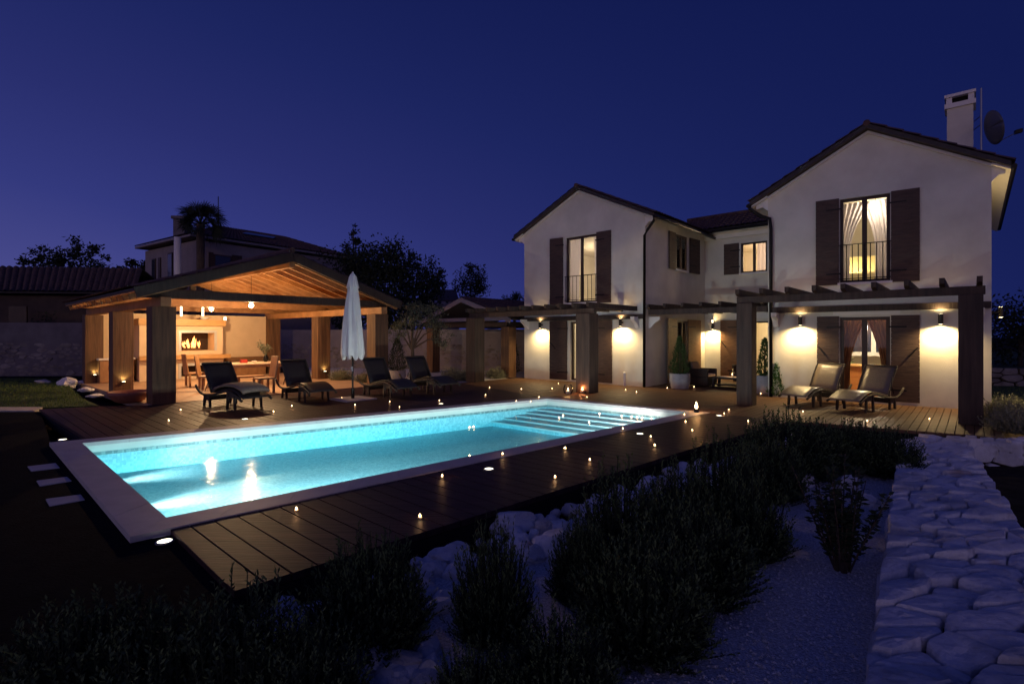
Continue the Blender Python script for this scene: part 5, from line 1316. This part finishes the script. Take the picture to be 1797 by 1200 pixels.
# boundary walls at the back
def stone_plane(nm, p0, p1, zb, zt, ztop, n, label, seed, plaster='neigh_wall'):
    d = (p1-p0); L_ = d.length; d.normalize(); nn = Vector((d.y,-d.x,0)); t = empty(nm, (p0+p1)/2); tag(t, label, 'wall')
    mb = MB(); stones(mb, [(0,zb),(L_,zb),(L_,zt),(0,zt)], n, lambda u, v, h: p0+d*u+UP*v+nn*(h), stretch=2.6, seed=seed, depth=.12, gap=.018, rough=.03, rise=.02, relax=2, sub=2)
    mb.build('stonework', 'wall_stone', t, recalc=False)
    if ztop > zt: MB().extr([p0+UP*zb, p1+UP*zb, p1+UP*ztop, p0+UP*ztop], -nn*.25).build('plaster_band', plaster, t)
    else: MB().extr([p0+UP*zb-nn*.04, p1+UP*zb-nn*.04, p1+UP*(ztop-.04)-nn*.04, p0+UP*(ztop-.04)-nn*.04], -nn*.25).build('wall_core', 'soil', t)
stone_plane('boundary_wall', Vector((-34,23.0,0)), Vector((-15.5,24.2,0)), -.1, 1.45, 2.38, 330, 'boundary wall of rubble with plastered top behind the left lawn', 41, 'neigh_dim')
stone_plane('boundary_wall', Vector((-14.5,30.0,0)), Vector((6,24.5,0)), -.1, 1.32, 2.10, 360, 'boundary wall of rubble with plastered top seen behind the pavilion and gazebo', 42)
stone_plane('boundary_wall', Vector((14.5,19.0,0)), Vector((30,17.0,0)), -.1, .62, .62, 90, 'low rubble wall lit warm beyond the right corner of the villa', 43)

# stepping slabs
for k, (q, lb) in enumerate(zip(([(48,818),(98,812),(105,820),(55,826)], [(64,843),(118,836),(126,843),(70,852)], [(80,875),(142,867),(149,876),(87,887)]), ('small pale stepping slab at the pool head, farthest of three', 'middle pale stepping slab of three at the pool head', 'nearest pale stepping slab of three at the pool head'))):
    pts = [at(x_, y_, -.04) for x_, y_ in q]; c_ = sum(pts, Vector())/4; o = MB().prism([(p.x,p.y) for p in pts], -.07, -.038).build('stepping_slab', 'coping_stone', loc=Vector((c_.x,c_.y,-.05)), bevel=.008); tag(o, lb, 'paving slab', 'stepping slabs')

# grass blades
gb_ = MB(); rnd = random.Random(3)
for k in range(26000):
    y = 13.0+rnd.random()*8.5; x = rnd.uniform(-24,-10.6)
    if x > -10.8-(y-13.2)*.98: continue
    h_ = rnd.uniform(.03,.07); a_ = rnd.uniform(0,6.28); dx, dy = math.cos(a_)*.008, math.sin(a_)*.008
    gb_.add([(x-dx,y-dy,-.03),(x+dx,y+dy,-.03),(x+rnd.uniform(-.03,.03),y+rnd.uniform(-.03,.03),-.03+h_)], [(0,1,2)])
for k in range(6000):
    x = rnd.uniform(12,24); y = rnd.uniform(11,18)
    h_ = rnd.uniform(.03,.07); a_ = rnd.uniform(0,6.28); dx, dy = math.cos(a_)*.008, math.sin(a_)*.008
    gb_.add([(x-dx,y-dy,-.04),(x+dx,y+dy,-.04),(x+rnd.uniform(-.03,.03),y+rnd.uniform(-.03,.03),-.04+h_)], [(0,1,2)])
tag(gb_.build('grass', 'grass_blade', recalc=False), 'short green lawn grass', 'grass', kind='stuff')

# ================================================================== NEIGHBOURS
# low tiled house at the far left
lh = empty('tiled_house', (-28,27,0)); tag(lh, 'low dark house with long tiled roof at the left edge behind the wall', 'house')
e0, e1 = atY(-400,512,25.5), atY(236,532,27.5); r0, r1 = atY(-400,464,29.0), atY(250,500,31.0); e1.z = e0.z = 4.0; r0.z = r1.z = 5.75
MB().extr([e0, e1, r1, r0], UP*.06).build('roof', 'roof_edge', lh); tl = MB(); tiles(tl, e0, e1, r0, r1, pitch=.30, amp=.06, step=.42, lift=.06); tl.build('tiling', 'terracotta', lh, recalc=False)
MB().extr([e0+Vector((0,.5,-.1)), e1+Vector((0,.5,-.1)), Vector((e1.x,e1.y+.5,-.3)), Vector((e0.x,e0.y+.5,-.3))], (0,.3,0)).build('wall', 'neigh_dark', lh)
MB().extr([r0, r1, Vector((r1.x,r1.y+4,4)), Vector((r0.x,r0.y+4,4))], UP*.06).build('roof', 'roof_edge', lh)
wd_ = atY(32,552,25.9); MB().obox(wd_, (.45,0,0), (0,.04,0), (0,0,.42)).build('window', 'frame_wood', lh)
# two-storey neighbour
nC, nR, nL = Vector((-20.9,34,0)), Vector((-13.9,43.7,0)), Vector((-27.6,38.6,0)); nB_ = nL+(nR-nC); ez = 8.35
nh = empty('neighbour_house', ((nC+nB_)/2)); tag(nh, 'two-storey neighbour house with hipped tiled roof behind the pavilion', 'house')
MB().prism([tuple(x.xy) for x in (nC,nR,nB_,nL)], -.3, ez-.25).build('wall', 'neigh_wall', nh)
cN = (nC+nB_)/2; ovr = 1.09
cs = [cN+(x-cN)*ovr for x in (nC,nR,nB_,nL)]; ax_ = (nR-nC).normalized()
ra_, rb2 = cN-ax_*2.6+UP*(ez+1.7), cN+ax_*2.6+UP*(ez+1.7); E = [Vector((x.x,x.y,ez-.1)) for x in cs]
MB().add(E+[x+UP*.14 for x in E], [(0,1,2,3),(4,5,6,7),(0,1,5,4),(1,2,6,5),(2,3,7,6),(3,0,4,7)]).build('eaves', 'neigh_wall', nh)
hr = MB()
E2 = [x+UP*.13 for x in E]
hr.add(E2+[ra_, rb2], [(0,1,5,4),(1,2,5),(2,3,4,5),(3,0,4)]); hrr = hr.build('roof', 'old_roof', nh, recalc=False)
tl = MB(); tiles(tl, E2[0], E2[1], ra_, rb2, pitch=.30, amp=.05, step=.42, lift=.02); tiles(tl, E2[3], E2[0], ra_-ax_*.01, ra_+ax_*.01, pitch=.30, amp=.05, step=.42, lift=.02); tl.build('tiling', 'terracotta', hrr, recalc=False)
def facew(p, q, px0, px1, z0, z1, nm, mname, par, out=.05):
    w = Wall(p, q, 8); w.n = Vector((w.d.y,-w.d.x,0))
    if w.n.dot(-(p)) < 0: w.n = -w.n
    a_, b_ = w.u(px0), w.u(px1); fr_ = MB().obox(w.pt((a_+b_)/2,(z0+z1)/2,out-.03), w.d*abs(b_-a_)/2, w.n*.05, UP*(z1-z0)/2).build(nm, 'frame_wood', par)
    if mname: MB().obox(w.pt((a_+b_)/2,(z0+z1)/2,out+.03), w.d*(abs(b_-a_)/2*.82), w.n*.01, UP*((z1-z0)/2*.9)).build('pane', mname, fr_)
facew(nC, nR, 374, 406, 5.6, 7.3, 'window', 'dark_glass', nh); facew(nC, nR, 366, 374, 5.6, 7.4, 'shutter', None, nh); facew(nC, nR, 407, 424, 5.6, 7.4, 'shutter', None, nh)
facew(nC, nR, 550, 570, 5.2, 6.9, 'window', 'dark_glass', nh); facew(nC, nR, 571, 586, 5.2, 6.9, 'shutter', None, nh); facew(nC, nR, 434, 448, 6.6, 7.3, 'window', 'dark_glass', nh)
facew(nL, nC, 268, 274, 5.6, 7.4, 'window', 'dark_glass', nh); facew(nL, nC, 279, 283, 5.6, 7.4, 'shutter', None, nh); facew(nL, nC, 296, 304, 5.4, 7.6, 'window', 'dark_glass', nh)
sk0 = ra_.lerp(E2[0], .35).lerp(rb2.lerp(E2[1], .35), .32); sk1 = ra_.lerp(E2[0], .35).lerp(rb2.lerp(E2[1], .35), .62); dn = (E2[0]-ra_).normalized()
nm_ = (E2[1]-E2[0]).cross(ra_-E2[0]).normalized(); nm_ = nm_ if nm_.z > 0 else -nm_
MB().extr([sk0+nm_*.15, sk1+nm_*.15, sk1+dn*1.1+nm_*.15, sk0+dn*1.1+nm_*.15], nm_*.05).build('skylight', 'dark_glass', nh)
nc_ = atY(320,392,37); MB().obox((nc_.x,nc_.y,9.3), (.4,0,0), (0,.4,0), (0,0,.8)).build('chimney', 'neigh_dim', nh); MB().obox((nc_.x,nc_.y,10.2), (.5,0,0), (0,.5,0), (0,0,.10)).build('chimney_cap', 'neigh_dim', nh)
for px_ in (311.5, 353.5):
    p = atY(px_, 465, 33.0); MB().lathe([(.20,3.0),(.20,8.1)], 14, (p.x,p.y,0)).build('column', 'plaster_trim', nh, smooth=True)
p = atY(383,380,36); MB().tube([(p.x,p.y,9.4),(p.x,p.y,zat(345,36))], .03, 5).build('aerial', 'metal_dark', nh)
# small roof in front of it (pale ridge) and far roof to the right
sr = empty('outbuilding', atY(230,520,30)); sr.location.z = 0; tag(sr, 'low outbuilding roof showing left behind the pavilion roof', 'building')
q = [atY(232,512,29), atY(262,500,29), atY(330,506,33), atY(300,520,33)]; MB().extr(q, UP*.12).build('roof', 'old_roof', sr); MB().prism([tuple(x.xy) for x in q], -.3, min(x.z for x in q)-.02).build('wall', 'neigh_wall', sr)
fr2 = empty('distant_house', atY(790,520,48)); fr2.location.z = 0; tag(fr2, 'distant low house roof between the dark tree and the gazebo', 'building')
q = [atY(752,528,46), atY(806,530,46), atY(800,511,52), atY(758,510,52)]; MB().extr(q, UP*.15).build('roof', 'old_roof', fr2); MB().prism([tuple(x.xy) for x in q], -.3, q[0].z-.05).build('wall', 'neigh_wall', fr2)

# second, unlit gazebo
gz = empty('gazebo', (-1,25,0)); tag(gz, 'unlit timber gazebo with tiled gable roof beyond the left pergola', 'gazebo')
ga0 = Vector((-.15,21.9,0)); ga1 = ga0-A*5.0; 
gp = [ga0, ga1, ga0+B*4.2, ga1+B*4.2]
for p in gp:
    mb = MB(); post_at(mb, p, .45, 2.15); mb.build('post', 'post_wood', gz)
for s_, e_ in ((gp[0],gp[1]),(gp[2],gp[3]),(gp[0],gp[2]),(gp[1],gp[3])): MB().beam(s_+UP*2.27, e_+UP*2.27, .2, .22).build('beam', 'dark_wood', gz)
gm = (ga0+ga1)/2
for sgn in (-1, 1):
    e_ = gm+A*sgn*3.0; c0, c1 = -B*.4, B*4.7
    MB().extr([e_+c0+UP*2.42, gm+c0+UP*3.42, gm+c1+UP*3.42, e_+c1+UP*2.42], UP*.08).build('roof', 'roof_edge', gz)
    tl = MB(); tiles(tl, e_+c0+UP*2.42, e_+c1+UP*2.42, gm+c0+UP*3.42, gm+c1+UP*3.42, pitch=.24, lift=.10); tl.build('tiling', 'terracotta', gz, recalc=False)
    MB().beam(e_+c0*1.1+UP*2.40, gm+c0*1.1+UP*3.40, .05, .20).build('barge_board', 'neigh_wall', gz)
MB().beam(gm-A*2.7-B*.3+UP*2.50, gm+A*2.7-B*.3+UP*2.50, .06, .16).build('tie_beam', 'neigh_wall', gz)

# ================================================================== TREES
def tree(nm, base, h, blobs, label, cat='tree', n=2500, leaf=.22, mname='foliage_dark', trunk_r=.14, branches=True, seed=1, th=None):
    """blobs: (dx, dy, z, r) ellipsoids of leaf clumps, relative to the base."""
    rnd = random.Random(seed); t = empty(nm, base); tag(t, label, cat, None)
    tk = MB(); zc = th or sum(b[2] for b in blobs)/len(blobs); top = base+UP*zc
    tk.tube([base-UP*.3, base+UP*zc*.5+Vector((.05,0,0)), top], [trunk_r, trunk_r*.75, trunk_r*.4], 8)
    for b in blobs:
        c = base+Vector(b[:3]); tk.tube([base+UP*zc*.55, (base+UP*zc*.7).lerp(c, .5), c], [trunk_r*.5, trunk_r*.3, trunk_r*.1], 5)
    tk.build('trunk', 'bark', t)
    mb = MB(); tot = sum(b[3]**2 for b in blobs)
    for b in blobs:
        k = int(n*b[3]**2/tot); c = base+Vector(b[:3]); nsub = max(3, int(k/45))
        for s_ in range(nsub):
            d_ = Vector((rnd.gauss(0,1), rnd.gauss(0,1), rnd.gauss(0,1))).normalized()*b[3]*rnd.uniform(.35,1.02); sc_ = b[3]*rnd.uniform(.16,.34)
            for j in range(int(k/nsub)):
                g3 = [max(-1.6,min(1.6,rnd.gauss(0,1))) for _ in range(3)]; q = c+d_+Vector((g3[0], g3[1], g3[2]*.8))*sc_
                mb.leaf(q, (rnd.uniform(-1,1), rnd.uniform(-1,1), rnd.uniform(-.6,1)), leaf*rnd.uniform(.6,1.3), leaf*.5)
    mb.build('crown', mname, t, recalc=False); return t
def tpos(px, Y): return Vector(((px-CX)/F*Y, Y, 0))
Y = 42
def zz(py, Y): return zat(py, Y)
# conifer
b = tpos(621, 44); bl = []
for k in range(11):
    f_ = k/10; zt_ = zz(398,44)-f_*5.0; bl.append((random.uniform(-.3,.3)*(f_+.3), 0, zt_, .22+f_*1.2))
tree('conifer_tree', b, 10, bl, 'tall dark conifer rising just right of the neighbour house', n=5200, leaf=.22, seed=2, trunk_r=.2)
tree('dark_tree', tpos(680,36), 8, [(-2.3,0,zz(470,36),2.0),(-.6,0,zz(462,36),1.7),(.6,0,zz(470,36),1.7),(0,0,zz(500,36),2.9),(-2.4,0,zz(520,36),2.5),(2.0,0,zz(510,36),1.9),(-1,0,2.6,2.4),(1.6,0,2.8,2.2)], 'massive round dark tree behind the parasol', n=16000, leaf=.26, seed=3)
tree('dark_tree', tpos(748,39), 7, [(-.8,0,zz(462,39),.8),(.3,0,zz(480,39),1.0),(1.0,0,zz(500,39),.8),(-.3,0,zz(505,39),1.4),(0,0,3.2,1.5),(1.2,0,zz(482,39),.4)], 'loose feathery tree at the right side of the massive dark tree', n=3800, leaf=.22, seed=4)
tree('small_round_tree', tpos(826,46), 7, [(0,0,zz(490,46),1.35),(-.8,0,zz(500,46),.7),(.8,0,zz(498,46),.8),(0,0,zz(476,46),.7),(.2,0,zz(515,46),1.2)], 'small round tree against the sky above the gazebo', n=3000, leaf=.22, seed=5)
tree('small_round_tree', tpos(903,50), 6, [(0,0,zz(522,50),.7),(.7,0,zz(528,50),.8),(-.8,0,zz(530,50),.6)], 'low tree top just left of the villa wall above the pergola', n=900, leaf=.22, seed=6)
tree('bare_tree', tpos(100,40), 7, [(-2.0,0,zz(455,40),.7),(-.8,0,zz(450,40),.7),(.4,0,zz(447,40),.8),(1.6,0,zz(440,40),.8),(2.8,0,zz(445,40),.7),(3.6,0,zz(462,40),.6),(0,0,zz(470,40),1.6),(2.4,0,zz(470,40),1.2)], 'loose ragged tree behind the low tiled house', n=3200, leaf=.26, seed=7)
tree('bare_tree', tpos(232,41), 6, [(0,0,zz(468,41),.7),(-.8,0,zz(476,41),.5),(.8,0,zz(474,41),.7)], 'sparse tree in the gap left of the neighbour house', n=800, leaf=.26, seed=8)
tree('young_tree', at(88,653), 3, [(0,0,2.0,.8),(-.4,0,1.6,.6),(.4,0,1.5,.6)], 'young thin tree before the boundary wall on the left lawn', n=900, leaf=.13, seed=9, trunk_r=.05)
tree('olive_tree', Vector((-4.0,20.4,-.03)), 3, [(-.3,0,2.3,.55),(.5,0,2.5,.6),(1.0,0,2.1,.5),(.1,.2,2.8,.5),(.9,.1,2.7,.45),(-.6,0,1.9,.4),(1.3,0,1.7,.35)], 'olive tree with loose grey-green crown right of the pavilion', n=3800, leaf=.085, mname='foliage_olive', seed=10, trunk_r=.09)
tree('dark_tree', tpos(1790,30), 6, [(-1.0,0,zz(600,30)+1.2,1.3),(.8,0,zz(570,30)+.6,1.5),(2.5,0,zz(560,30)+.6,1.9),(0,0,1.4,2.0),(3,0,1.2,2.2)], 'dark tree mass at the right edge beyond the villa', n=6000, leaf=.24, seed=11)
# palm
pp = tpos(352,31.5); t = empty('palm_tree', pp); tag(t, 'fan palm silhouetted before the neighbour house', 'palm tree')
pz_ = zz(394,31.5); MB().tube([pp-UP*.2, pp+UP*pz_*.5, pp+UP*pz_], [.28,.22,.24], 10).build('trunk', 'bark', t)
fr3 = MB(); rnd = random.Random(15); hub = pp+UP*pz_
for k in range(40):
    th_ = k*2.39996; el_ = -.55+1.75*((k*7) % 40)/36; d_ = Vector((math.cos(th_)*math.cos(el_), math.sin(th_)*math.cos(el_), math.sin(el_)))
    l_ = rnd.uniform(.35,1.0); s_ = hub+UP*.15+d_*l_-UP*.08; fr3.tube([hub, hub+d_*l_*.6+UP*.03, s_], .02, 4)
    a_ = d_.cross(UP).normalized(); a_.rotate(Matrix.Rotation(rnd.uniform(-1.3,1.3), 3, d_)); u_ = a_.cross(d_)
    for j in range(15):
        an = -1.35+2.7*j/14; dd_ = (d_*math.cos(an)+a_*math.sin(an)).normalized(); ll = rnd.uniform(.75,1.0)*(1-.18*abs(an))
        droop = UP*(-.22*ll); w_ = dd_.cross(u_).normalized()*.034; m1_ = s_+dd_*ll*.55
        fr3.add([s_, m1_+w_, s_+dd_*ll+droop, m1_-w_], [(0,1,2,3)])
fr3.build('fronds', 'foliage_dark', t, recalc=False)
